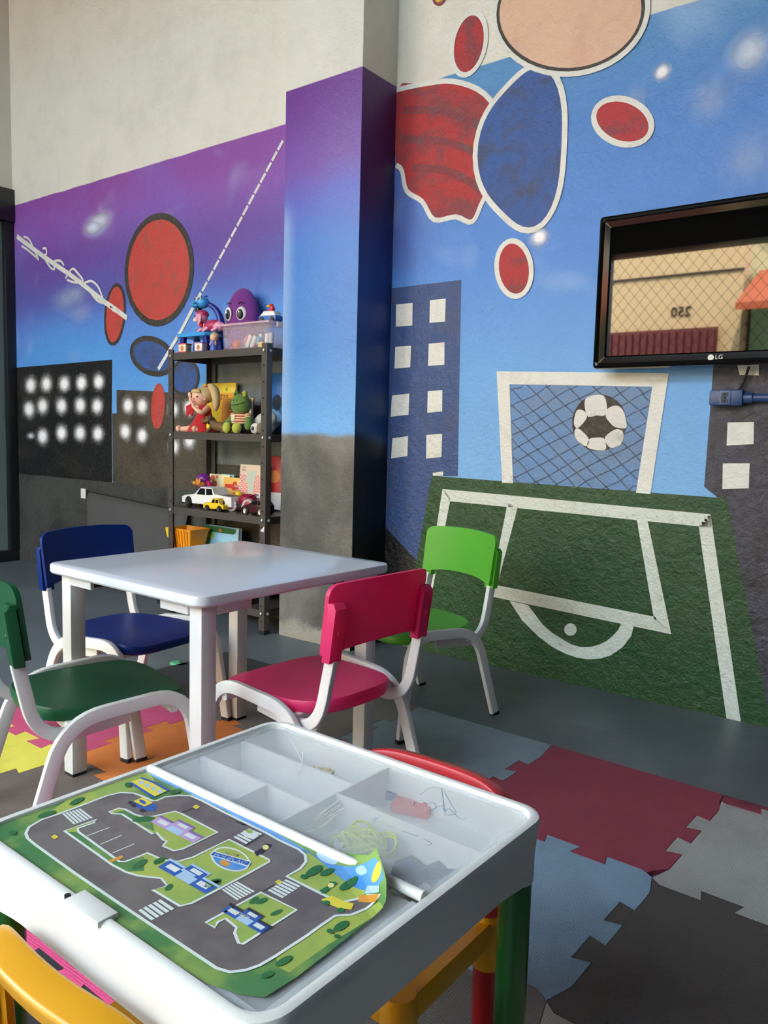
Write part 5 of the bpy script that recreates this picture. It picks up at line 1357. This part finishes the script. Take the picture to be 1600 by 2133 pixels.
# --- vehicles on the lower shelf
def wheel(name, c, r_, w, parent, rim=None, n=18):
    o_ = lathe(name, [(0.0, -w), (r_ * 0.9, -w), (r_, -w * 0.7), (r_, w * 0.7), (r_ * 0.9, w), (0.0, w)], BLK, parent, n, Matrix.Translation(c) @ Rx(math.radians(90)), cap=False)
    if rim: lathe('rim', [(0.0, 0), (r_ * 0.62, 0), (r_ * 0.55, 0.003), (r_ * 0.2, 0.001), (0.0, 0.003)], rim, o_, 12, Matrix.Translation((c[0], c[1] - w - 0.0004, c[2])) @ Rx(math.radians(90)), cap=False)
    return o_
def car_body(t_, prof, glass, hw, m, name='body'):
    prism(name, prof, -hw, hw, m, t_, mtx=Rx(math.radians(90)), bevel=0.004)
    for q in glass:
        for s in (-1, 1):
            prism('window', q, 0, 0.0008, M['black_gloss'], t_, mtx=basis((0, s * (hw + 0.0002) - (0 if s < 0 else 0.0008), 0), (1, 0, 0), (0, 0, 1)) if s < 0 else Matrix.Translation((0, hw, 0)) @ Rx(math.radians(90)) )
px0, px1 = aty(377, 1040, 0.455).x, aty(480, 1040, 0.455).x
L = px1 - px0
t_ = thing('toy_pickup', 'white toy pickup truck on the lower shelf', 'toy car', ((px0 + px1) / 2, 0.505, Z3), 0.0)
t_.scale = (1, 1, 1.22)
h2_ = L / 2
car_body(t_, [(-h2_, 0.018), (-h2_, 0.042), (-h2_ + 0.02, 0.050), (-0.082, 0.054), (-0.040, 0.088), (0.050, 0.088), (0.060, 0.060), (h2_, 0.060), (h2_, 0.018)], [[(-0.070, 0.057), (-0.038, 0.083), (-0.005, 0.083), (-0.005, 0.057)], [(0.003, 0.057), (0.003, 0.083), (0.044, 0.083), (0.052, 0.060)]], 0.045, WHT)
prism('windscreen', [(-0.038, -0.055), (-0.010, -0.055), (-0.010, 0.055), (-0.038, 0.055)], 0, 0.001, M['black_gloss'], t_, mtx=Matrix.Translation((-0.0555, 0, 0.0705)) @ Ry(math.radians(-34)) @ Matrix.Translation((0.024, 0, 0.0005)) @ Matrix.Diagonal((1, 0.7, 1, 1)))
for s in (-1, 1):
    for x in (-h2_ + 0.055, h2_ - 0.065): wheel('wheel', (x, s * 0.042, 0.0235), 0.0235, 0.009, t_, P_('rim_dark', rgb(40, 40, 42)))
box('cargo_bed', (0.068, -0.039, 0.0585), (h2_ - 0.008, 0.039, 0.0606), P_('rim_dark', rgb(40, 40, 42)), t_)
for s in (-1, 1): box('headlight', (-h2_ - 0.0005, s * 0.032 - 0.008, 0.034), (-h2_ + 0.012, s * 0.032 + 0.008, 0.041), BLK, t_, 0.002)
box('bumper', (-h2_ - 0.003, -0.044, 0.014), (-h2_ + 0.01, 0.044, 0.024), P_('rim_dark', rgb(40, 40, 42)), t_, 0.003)
t_ = thing('toy_truck', 'small yellow toy truck before the white pickup', 'toy car', spot(452, 0.4485, Z3), 0.12)
car_body(t_, [(-0.062, 0.010), (-0.064, 0.030), (-0.055, 0.038), (-0.012, 0.040), (-0.004, 0.062), (0.036, 0.062), (0.040, 0.034), (0.066, 0.034), (0.066, 0.012)], [[(-0.008, 0.041), (0.0, 0.057), (0.012, 0.057), (0.012, 0.041)], [(0.017, 0.041), (0.017, 0.057), (0.032, 0.057), (0.034, 0.041)]], 0.026, YEL)
box('grille', (-0.0665, -0.018, 0.016), (-0.062, 0.018, 0.030), P_('grille', rgb(200, 160, 20)), t_, 0.002)
for s in (-1, 1):
    for x in (-0.036, 0.042): wheel('wheel', (x, s * 0.025, 0.0145), 0.0145, 0.006, t_, P_('rim_dark', rgb(40, 40, 42)))
t_ = thing('toy_buggy', 'rose red toy buggy with white-fringed wheels', 'toy car', spot(513, 0.535, Z3), 0.2)
t_.scale = (0.86, 0.86, 0.86)
CR_ = P_('toy_crimson', rgb(158, 24, 62))
ell('shell', (0.015, 0, 0.068), (0.060, 0.040, 0.034), CR_, t_, seg=22)
for k in range(5): tube('shell_rib', [(0.015 + 0.0605 * math.cos(a) * math.cos(-0.6 + 0.3 * k), 0.0405 * math.sin(a), 0.068 + 0.0345 * math.cos(a) * math.cos(0.6 - 0.3 * k)) for a in [-1.5 + q * 0.3 for q in range(11)]], 0.0016, P_('toy_crimson_dark', rgb(96, 14, 40)), t_, n=5)
limb('nose', [(-0.045, 0, 0.058), (-0.075, 0, 0.048)], [0.026, 0.018], CR_, t_); ell('bumper', (-0.072, 0, 0.050), (0.014, 0.030, 0.010), P_('toy_lilac', rgb(170, 120, 210)), t_, seg=12)
for x, s in ((-0.058, -1), (-0.058, 1), (0.055, -1), (0.055, 1)):
    w_ = lathe('wheel', [(0.0, -0.012), (0.028, -0.012), (0.036, -0.008), (0.036, 0.008), (0.028, 0.012), (0.0, 0.012)], CR_, t_, 24, Matrix.Translation((x, s * 0.046, 0.0385)) @ Rx(math.radians(90)), cap=False)
    bm = bmesh.new()
    for k in range(26):
        a = 2 * math.pi * k / 26
        bm_box(bm, (0.024, -0.0135, -0.0019), (0.0375, 0.0135, 0.0019), Matrix.Translation((x, s * 0.046, 0.0385)) @ Ry(a))
    from_bm('tread', bm, WHT, w_)
t_ = thing('toy_car', 'dark maroon toy car in front of the shelf post', 'toy car', spot(539, 0.452, Z3), 0.05)
t_.scale = (0.82, 0.9, 1.0)
MR = plastic('toy_maroon', rgb(62, 14, 26), 0.2, 0.05)
car_body(t_, [(-0.095, 0.014), (-0.096, 0.034), (-0.08, 0.044), (-0.03, 0.052), (0.005, 0.074), (0.06, 0.074), (0.090, 0.050), (0.092, 0.016)], [[(-0.022, 0.053), (0.008, 0.069), (0.03, 0.069), (0.03, 0.053)], [(0.036, 0.053), (0.036, 0.069), (0.056, 0.069), (0.074, 0.053)]], 0.034, MR)
for s in (-1, 1):
    for x in (-0.058, 0.055): wheel('wheel', (x, s * 0.031, 0.021), 0.021, 0.007, t_, M['zinc'])
    box('headlight', (-0.0975, s * 0.022 - 0.009, 0.030), (-0.085, s * 0.022 + 0.009, 0.040), M['zinc'], t_, 0.002)

# --- purple capped toy animal
t_ = thing('toy_pup', 'orange-faced toy animal with purple cap behind the white pickup', 'toy dog', spot(424, 0.585, Z3), -0.2)
OR_, PP = P_('toy_tan', rgb(236, 160, 72)), P_('toy_purple', rgb(130, 44, 150)); MG = P_('toy_magenta', rgb(196, 30, 110))
limb('body', [(0.0, 0, 0.030), (0.0, 0, 0.085)], [0.0295, 0.026], PP, t_)
hd = ell('head', (-0.006, -0.008, 0.124), (0.034, 0.032, 0.031), OR_, t_, seg=18)
ell('cap', (0.002, 0.0, 0.138), (0.038, 0.036, 0.028), PP, hd, seg=18); ell('muzzle', (-0.036, -0.026, 0.114), (0.016, 0.015, 0.012), OR_, hd, seg=12); ell('nose', (-0.050, -0.036, 0.119), (0.006, 0.006, 0.005), P_('toy_tan_dark', rgb(190, 110, 40)), hd, seg=8)
ell('ear', (0.020, -0.034, 0.124), (0.011, 0.005, 0.019), OR_, hd, Ry(0.5), seg=12); ell('eye', (-0.020, -0.038, 0.130), (0.004, 0.003, 0.006), BLK, hd, seg=8)
limb('wing', catmull([(0.024, 0.01, 0.125), (0.065, 0.0, 0.112), (0.078, -0.006, 0.085), (0.092, -0.008, 0.098), (0.120, -0.01, 0.082)], 3), [0.011] * 13, MG, t_)
for s in (-1, 1): limb('arm', [(s * 0.024, -0.008, 0.075), (s * 0.034, -0.022, 0.050)], [0.010, 0.009], PP, t_); ell('foot', (s * 0.018, -0.028, 0.013), (0.014, 0.020, 0.012), OR_, t_, seg=10)
t_ = thing('toy_figure', 'tiny lilac and yellow toy figure before the KALE book', 'figurine', spot(497, 0.59, Z3), 0.0)
limb('body', [(0, 0, 0.018), (0, 0, 0.050)], [0.0175, 0.015], P_('toy_lilac', rgb(170, 120, 210)), t_); ell('head', (0.008, -0.004, 0.074), (0.019, 0.018, 0.018), YEL, t_, seg=12); ell('snout', (0.004, -0.022, 0.070), (0.008, 0.006, 0.006), OR_, t_, seg=8)
limb('arm', [(-0.012, -0.004, 0.048), (-0.03, -0.012, 0.058)], [0.007, 0.007], P_('toy_lilac', rgb(170, 120, 210)), t_)

# --- bottom shelf
t_ = thing('dump_truck', 'orange toy dump truck with ribbed tub on the bottom shelf', 'toy truck', spot(393, 0.505, Z4), 0.0)
t_.scale = (0.82, 0.9, 1.0)
OG = P_('truck_orange', rgb(242, 158, 28))
def tubr(hx_, hy_, z_): return [(x, y, z_) for x, y in rrect(hx_, hy_, 0.012, 3)]
loft('tub', [tubr(0.085, 0.055, 0.215), tubr(0.112, 0.072, 0.318), tubr(0.115, 0.075, 0.318), tubr(0.115, 0.075, 0.308), tubr(0.109, 0.070, 0.308), tubr(0.084, 0.052, 0.224)], OG, t_)
for k in range(7):
    x = -0.084 + k * 0.028
    for s in (-1, 1): tube('tub_rib', [(x * 0.8, s * 0.058, 0.222), (x, s * 0.0755, 0.314)], ('rect', 0.004, 0.004), OG, t_)
prism('tub_chute', [(-0.112, 0.318), (-0.145, 0.312), (-0.128, 0.270), (-0.098, 0.245)], -0.06, 0.06, YEL, t_, mtx=Rx(math.radians(90)), bevel=0.002)
box('chassis', (-0.11, -0.045, 0.075), (0.15, 0.045, 0.215), P_('rim_dark', rgb(40, 40, 42)), t_, 0.01)
prism('cab', [(0.09, 0.10), (0.165, 0.10), (0.165, 0.17), (0.145, 0.235), (0.09, 0.235)], -0.058, 0.058, YEL, t_, mtx=Rx(math.radians(90)), bevel=0.006)
for s in (-1, 1):
    for x in (-0.065, 0.115): wheel('wheel', (x, s * 0.055, 0.051), 0.051, 0.016, t_, YEL)
t_ = thing('cloth_bag', 'black cloth bag with white lettering on the bottom shelf', 'bag', spot(510, 0.52, Z4), 0.0)
BC = fabric('bag_black', rgb(26, 26, 28))
bm = bmesh.new(); rings = []
for z_, k in ((0.0, 0.95), (0.01, 1.0), (0.08, 1.04), (0.16, 1.0), (0.21, 0.9), (0.225, 0.72)):
    rings.append([bm.verts.new((x * k, y * k * (1.0 + 0.06 * math.sin(9 * x / 0.1 + z_ * 30)), z_)) for x, y in rrect(0.115, 0.065, 0.03, 5)])
for A, B in zip(rings, rings[1:]):
    for k in range(len(A)): bm.faces.new((A[k], A[(k + 1) % len(A)], B[(k + 1) % len(A)], B[k]))
bm.faces.new(rings[0][::-1]); bm.faces.new(rings[-1]); from_bm('sack', bm, BC, t_, True, 1.0)
tube('handle', catmull([(-0.05, -0.02, 0.215), (-0.03, -0.03, 0.27), (0.03, -0.03, 0.27), (0.05, -0.02, 0.215)], 5), ('rect', 0.010, 0.002), BC, t_, up=(0, 1, 0))
lettering('lettering', 'ten', 0.03, M['logo'], t_, basis((0.0, -0.0755, 0.085), (1, 0, 0), (0, 0, 1)), 0.0004); lettering('lettering', 'oo', 0.04, M['logo'], t_, basis((0.0, -0.0755, 0.112), (1, 0, 0), (0, 0, 1)), 0.0004)

# ================================================================== printed road sheet on the play table
SZ = 0.4566
sheet = thing('play_sheet', 'printed road map play sheet with a curled corner on the play table', 'play sheet', (0.842, -1.432, 0), math.radians(-1.2))
fold_o = PTI @ atz(742, 1868, SZ); fold_c = PTI @ atz(818, 1850, SZ)
fd = Vector((fold_c.x - fold_o.x, fold_c.y - fold_o.y, 0)).normalized()
def bend(bm):
    for k in range(6):
        bmesh.ops.bisect_plane(bm, geom=bm.verts[:] + bm.edges[:] + bm.faces[:], plane_co=(fold_o.x + fd.x * 0.008 * k, fold_o.y + fd.y * 0.008 * k, 0), plane_no=fd)
    for v in bm.verts:
        s_ = (v.co.x - fold_o.x) * fd.x + (v.co.y - fold_o.y) * fd.y
        if s_ > 0:
            s_ = min(s_, 0.075); r_ = 0.034; a = min(s_ / r_, 1.5)
            v.co.x += fd.x * (r_ * math.sin(a) - s_); v.co.y += fd.y * (r_ * math.sin(a) - s_); v.co.z += r_ * (1 - math.cos(a))
sv = Canvas(lambda x, y: atz(x, y, SZ), (0, 0, 1), (1, 0, 0), sheet, step=0.00018, inv=PTI, bend=bend)
def ink(name, col, col2=None, amt=0.5, rough=0.26):
    t = NT(name); v = t.obj(); n = t.noise(14.0, 3.0, 0.6, v)
    c = t.mix(t.smooth(n, 0.4, 0.66, 0.0, amt), col, col2) if col2 else col
    t.set(c, rough); return t.m
I = dict(green=ink('print_green', rgb(66, 124, 74), rgb(140, 168, 84), 0.8), lime=ink('print_lime', rgb(166, 182, 84), rgb(124, 164, 84), 0.6), road=ink('print_road', rgb(112, 107, 106), rgb(88, 82, 86), 0.7),
         line=ink('print_line', rgb(216, 226, 224)), sky=ink('print_sky', rgb(64, 136, 210), rgb(110, 170, 226), 0.6), tree=ink('print_tree', rgb(34, 106, 58)), blue=ink('print_blue', rgb(34, 90, 176)), pink=ink('print_pink', rgb(190, 160, 206)), mauve=ink('print_mauve', rgb(124, 104, 160)),
         yellow=ink('print_yellow', rgb(226, 212, 70)), dark=ink('print_dark', rgb(34, 44, 56)), orange=ink('print_orange', rgb(212, 150, 60)), pale=ink('print_pale', rgb(168, 200, 228)), face=ink('print_face', rgb(228, 224, 150)), dgreen=ink('print_deep_green', rgb(38, 116, 66)))
A = lambda x, y: (x / 3.81, 1640 + y / 3.81)
B = lambda x, y: (200 + x / 4.4444, 1580 + y / 4.4444)
Cc = lambda x, y: (400 + x / 3.5556, 1700 + y / 3.5556)
outline = [(316, 1604), (160, 1655), (0, 1710), (-48, 1728), (-30, 1745), (0, 1765), (110, 1838), (228, 1917), (340, 1992), (430, 2048), (500, 2072), (552, 2077), (620, 2034), (700, 1972), (760, 1924), (806, 1890), (815, 1862), (813, 1818), (780, 1812), (700, 1776), (560, 1712), (420, 1650)]
bm = bmesh.new(); f = bm.faces.new([bm.verts.new(sv.P(q)) for q in outline]); f.normal_update(); bmesh.ops.triangulate(bm, faces=[f], ngon_method='EAR_CLIP')
sv.done('paper', bm, I['green'], 0)
sv.poly('printed_meadow', [(150, 1660), (310, 1607), (330, 1640), (250, 1652), (200, 1668), (130, 1694), (90, 1700)], I['lime'], 1)
sv.poly('printed_meadow', [Cc(*q) for q in ((850, 890), (1050, 745), (1390, 660), (1420, 700), (1000, 960), (720, 1160), (640, 1120), (620, 1040))], I['lime'], 1)
sv.poly('printed_meadow', [Cc(*q) for q in ((700, 450), (850, 340), (850, 260), (1010, 380), (1180, 480), (1300, 560), (1200, 680), (1000, 600), (820, 510))], I['lime'], 1)
sv.poly('printed_sky', [B(*q) for q in ((440, 118), (520, 92), (600, 112), (900, 260), (1250, 430), (1600, 600), (1600, 680), (1250, 510), (1000, 390), (860, 320), (640, 225))], I['sky'], 1)
sv.poly('printed_sky', [Cc(*q) for q in ((220, 0), (300, -5), (820, 255), (1060, 362), (1200, 400), (1400, 435), (1462, 480), (1450, 560), (1330, 590), (1180, 520), (1020, 400), (900, 290), (600, 110), (300, -20))], I['sky'], 2)
for c_, rx_, ry_ in ((B(865, 285), 11, 5.5), (Cc(1000, 310), 24, 11), (Cc(1262, 445), 14, 7)): sv.poly('printed_cloud', sv.blob(c_, rx_, ry_, 0.45), I['pale'], 3)
road = [A(205, 370), A(230, 320), A(330, 260), A(480, 210), A(640, 150), A(850, 70), A(960, 45), A(1060, 50), A(1130, 75), A(1210, 110), B(560, 395), B(640, 360), B(760, 345), B(880, 350), B(980, 395), B(1200, 510), B(1590, 700), Cc(640, 180), Cc(790, 250), Cc(838, 290), Cc(845, 340), Cc(800, 395), Cc(700, 450),
        Cc(820, 510), Cc(1000, 600), Cc(1120, 640), Cc(1300, 600), Cc(1395, 625), Cc(1290, 690), Cc(1180, 735), Cc(1060, 742), Cc(960, 810), Cc(850, 890), Cc(620, 1040), Cc(500, 1110), Cc(400, 1145), Cc(280, 1160), Cc(180, 1130), Cc(0, 1010), A(1040, 990), A(600, 690), A(280, 460), A(220, 410)]
sv.poly('printed_road', road, I['road'], 2)
sv.stroke('printed_kerb', road, 0.0034, I['line'], 4, closed=True)
isl1 = [(134, 1732), (202, 1708), (196, 1715), (162, 1727), (163, 1734), (205, 1764), (249, 1796), (262, 1796), (307, 1778), (338, 1792), (355, 1795.5), (371, 1796), (402, 1787), (477, 1750), (560, 1792), (562, 1796), (512, 1823.7), (400, 1882.8), (375, 1889), (318, 1855), (349, 1847), (336, 1831), (289, 1826), (262, 1818), (234, 1803)]
isl2 = [B(*q) for q in ((120, 500), (210, 465), (270, 475), (360, 525), (460, 550), (560, 535), (730, 495), (780, 510), (1125, 690), (800, 845), (720, 860), (620, 815), (655, 770), (625, 762), (560, 690), (525, 705), (240, 520), (150, 515))]
isl3 = [Cc(*q) for q in ((100, 795), (510, 570), (775, 700), (375, 955), (345, 945), (315, 870), (330, 830), (250, 765), (190, 790), (170, 832))]
for q, fill in ((isl1, 'lime'), (isl2, 'lime'), (isl3, 'lime')):
    sv.poly('printed_island', q, I[fill], 3); sv.stroke('printed_kerb', q, 0.003, I['line'], 5, closed=True)
sv.poly('printed_lawn', [(163, 1734), (205, 1764), (249, 1796), (300, 1786), (300, 1815), (262, 1817), (234, 1801), (140, 1734)], I['green'], 4)
sv.poly('printed_lawn', [B(*q) for q in ((160, 505), (260, 485), (430, 560), (520, 570), (540, 680))], I['green'], 4)
for a, b in ((A(690, 390), A(870, 322)), (A(795, 458), A(965, 385)), (A(895, 525), A(1068, 452))): sv.stroke('printed_bay_line', [a, b], 0.0014, I['line'], 4)
def zebra(p00, p10, p11, p01, n):
    """n bars laid out between the edges p00-p01 and p10-p11"""
    for k in range(n):
        t0, t1 = (k + 0.16) / n, (k + 0.84) / n
        sv.poly('printed_zebra_bar', [lerp(p00, p01, t0), lerp(p10, p11, t0), lerp(p10, p11, t1), lerp(p00, p01, t1)], I['line'], 4)
zebra(A(490, 215), A(580, 300), A(740, 245), A(640, 170), 6)
zebra(A(1090, 985), A(1195, 1065), A(1390, 965), A(1280, 890), 5)
zebra(Cc(215, 550), Cc(330, 630), Cc(470, 560), Cc(335, 485), 6)
zebra(Cc(555, 555), Cc(665, 615), Cc(810, 520), Cc(700, 470), 6)
zebra(B(1265, 735), B(1385, 800), B(1545, 700), B(1420, 650), 5)
def house(c, u, v, wall_c, roof_c, layer=5, door=True):
    """little printed house: c centre, u and v half axes in pixels"""
    q = lambda a, b: (c[0] + u[0] * a + v[0] * b, c[1] + u[1] * a + v[1] * b)
    sv.poly('printed_house', [q(-1, -0.5), q(-0.35, -0.5), q(-0.35, -1), q(0.35, -1), q(0.35, -0.5), q(1, -0.5), q(1, 0.5), q(-1, 0.5)], wall_c, layer)
    for a in (-0.85, 0.42): sv.poly('printed_window', [q(a, -0.25), q(a + 0.42, -0.25), q(a + 0.42, 0.2), q(a, 0.2)], I['line'], layer + 1)
    sv.poly('printed_window', [q(-0.2, -0.85), q(0.2, -0.85), q(0.2, -0.5), q(-0.2, -0.5)], I['line'], layer + 1)
    sv.stroke('printed_roof', [q(-1.05, -0.5), q(-0.38, -0.5), q(-0.38, -1.02), q(0.38, -1.02), q(0.38, -0.5), q(1.05, -0.5)], 0.0035, roof_c, layer + 2)
    if door: sv.poly('printed_door', [q(-0.3, 0.5), q(0.3, 0.5), q(0.3, -0.2), q(-0.3, -0.2)], I['pale'], layer + 1)
house(B(745, 665), (44, 22), (-20, 11), I['pink'], I['mauve'])
house(Cc(-30, 455), (50, 28), (-26, 15), I['blue'], I['pale'])
house(Cc(400, 770), (42, 24), (-20, 13), I['blue'], I['dark'])
sv.text('printed_word', 'POLICIA', Cc(330, 722), Cc(425, 765), I['face'], 8, 1.2)
sv.stroke('printed_sign_strip', [Cc(-75, 402), Cc(20, 455)], 0.004, I['pale'], 8)
# tram at the top, lorry on the road
sv.poly('printed_tram', [B(*q) for q in ((320, 220), (440, 185), (670, 300), (540, 360))], I['yellow'], 5)
sv.stroke('printed_tram_roof', [B(415, 185), B(530, 225), B(670, 305)], 0.004, I['blue'], 6); sv.stroke('printed_tram_skirt', [B(320, 230), B(430, 300), B(540, 368)], 0.004, I['blue'], 6)
for k in range(4): sv.poly('printed_window', [B(392 + 58 * k, 218 + 28 * k), B(432 + 58 * k, 210 + 28 * k), B(446 + 58 * k, 238 + 28 * k), B(402 + 58 * k, 248 + 28 * k)], I['pale'], 6)
sv.poly('printed_lorry', [B(*q) for q in ((345, 400), (430, 365), (530, 415), (450, 450))], I['yellow'], 5); sv.poly('printed_lorry_side', [B(*q) for q in ((345, 405), (450, 452), (530, 418), (570, 445), (540, 490), (440, 490), (350, 440))], I['blue'], 4); sv.poly('printed_lorry_sign', sv.blob(B(432, 408), 8, 3.5, 0.5), I['blue'], 6)
for q in ((320, 415), (350, 440), (430, 485)): sv.poly('printed_wheel', sv.blob(B(*q), 5.5, 3.5), I['dark'], 6)
# cypress trees and bushes
for c_, rx_, ry_, ti in ((A(610, 115), 17, 5, -0.45), (A(370, 220), 20, 5, -0.3), (A(100, 365), 8, 5, 0), (B(440, 570), 24, 6, -0.1), (A(1110, 615), 18, 6, -0.5), (A(1270, 590), 14, 4, -0.5), (B(590, 950), 14, 5, -0.35), (B(1080, 1170), 18, 6, -0.3), (Cc(150, 500), 20, 6, -0.35), (Cc(905, 410), 20, 8, -0.5), (Cc(1000, 420), 16, 6, -0.4), (Cc(1160, 510), 22, 8, -0.5), (Cc(830, 455), 8, 5, 0), (Cc(460, 630), 12, 5, -0.6), (Cc(515, 635), 13, 5, -0.4), (Cc(625, 720), 14, 4, -0.4), (Cc(1105, 820), 18, 8, -0.5), (Cc(1025, 860), 8, 5, 0.3), (Cc(1075, 895), 7, 4, 0), (Cc(680, 1080), 20, 7, -0.5), (Cc(560, 1180), 14, 6, -0.3), (A(1340, 800), 10, 5, -0.6), (B(300, 250), 8, 5, 0), (B(740, 310), 14, 5, -0.3)):
    sv.poly('printed_tree', sv.blob(c_, rx_, ry_, ti, 16), I['tree'], 6)
# round emblem with a banner
ec = B(1245, 940)
sv.poly('printed_emblem', sv.blob(ec, 42, 24, 0.28, 30), I['line'], 5)
sv.poly('printed_emblem_top', [q for q in sv.blob(ec, 38, 21, 0.28, 40) if True], I['lime'], 6)
low = [q for q in sv.blob(ec, 38, 21, 0.28, 48) if (q[1] - ec[1]) > (q[0] - ec[0]) * 0.30]
low.sort(key=lambda q: q[0] + 0.0 * q[1])
lo_ = sorted([q for q in low], key=lambda q: math.atan2(q[1] - ec[1] - (q[0] - ec[0]) * 0.3, q[0] - ec[0]))
sv.poly('printed_emblem_base', lo_, I['sky'], 7); sv.poly('printed_emblem_spot', sv.blob((ec[0] - 12, ec[1] + 9), 11, 6, 0.3), I['orange'], 8)
sv.poly('printed_banner_edge', [B(*q) for q in ((1050, 905), (1085, 865), (1440, 965), (1410, 1015))], I['line'], 8)
sv.poly('printed_banner', [B(*q) for q in ((1062, 905), (1090, 876), (1428, 970), (1402, 1002))], I['blue'], 9)
sv.text('printed_word', 'POLIPLAC', B(1095, 903), B(1385, 985), I['pale'], 10, 0.8)
for k, (ch_, cc_) in enumerate((('A', 'blue'), ('L', 'green'), ('E', 'orange'), ('G', 'mauve'), ('R', 'dark'))):
    a = lerp(B(1195, 880), B(1330, 915), k / 5.0); b = lerp(B(1195, 880), B(1330, 915), (k + 0.8) / 5.0)
    sv.text('printed_word', ch_, a, b, I[cc_], 8, 1.0)
# road signs, people, digger
for c_ in (B(928, 455), A(435, 400), Cc(642, 495)): sv.poly('printed_sign', sv.blob(c_, 8, 5, 0, 4), I['yellow'], 6); sv.stroke('printed_sign_arrow', [(c_[0] - 2, c_[1] + 1), (c_[0] + 2, c_[1] - 1)], 0.0008, I['dark'], 7)
for a, b in ((B(780, 515), B(895, 465)), (Cc(382, 232), Cc(530, 140)), (Cc(530, 560), Cc(610, 515))): sv.stroke('printed_pole', [a, b], 0.0011, I['dark'], 6)
for c_, cb_ in ((Cc(545, 238), 'dark'), (Cc(1030, 520), 'dgreen')):
    sv.poly('printed_person', [(c_[0] - 24, c_[1] + 10), (c_[0] - 8, c_[1] + 1), (c_[0] - 2, c_[1] + 8), (c_[0] - 18, c_[1] + 18)], I[cb_], 6); sv.poly('printed_face', sv.blob(c_, 6.5, 5), I['face'], 7); sv.stroke('printed_hair', [(c_[0] - 3, c_[1] - 6), (c_[0] + 6, c_[1] - 6), (c_[0] + 11, c_[1] - 3)], 0.004, I[cb_], 6)
sv.poly('printed_signal', sv.blob(Cc(430, 140), 17, 9, 0.2, 9), I['line'], 6); sv.poly('printed_signal_lamp', sv.blob(Cc(425, 120), 8, 4, 0.2, 9), I['lime'], 7)
sv.poly('printed_digger', [Cc(*q) for q in ((955, 625), (1040, 595), (1130, 640), (1200, 655), (1180, 700), (1090, 690), (1000, 655))], I['yellow'], 6)
for q in ((995, 650), (1100, 705)): sv.poly('printed_wheel', sv.blob(Cc(*q), 8, 5), I['dgreen'], 7)
sv.poly('printed_crane', [Cc(*q) for q in ((1240, 590), (1390, 620), (1360, 660), (1230, 640))], I['orange'], 6); sv.poly('printed_cabin', [Cc(*q) for q in ((1300, 545), (1400, 580), (1390, 610), (1280, 590))], I['pale'], 6)
sv.poly('printed_bridge', [A(*q) for q in ((855, 590), (970, 545), (980, 565), (880, 605))], I['orange'], 6); sv.poly('printed_sun', sv.blob(Cc(1395, 510), 17, 9, -0.4), I['yellow'], 6)
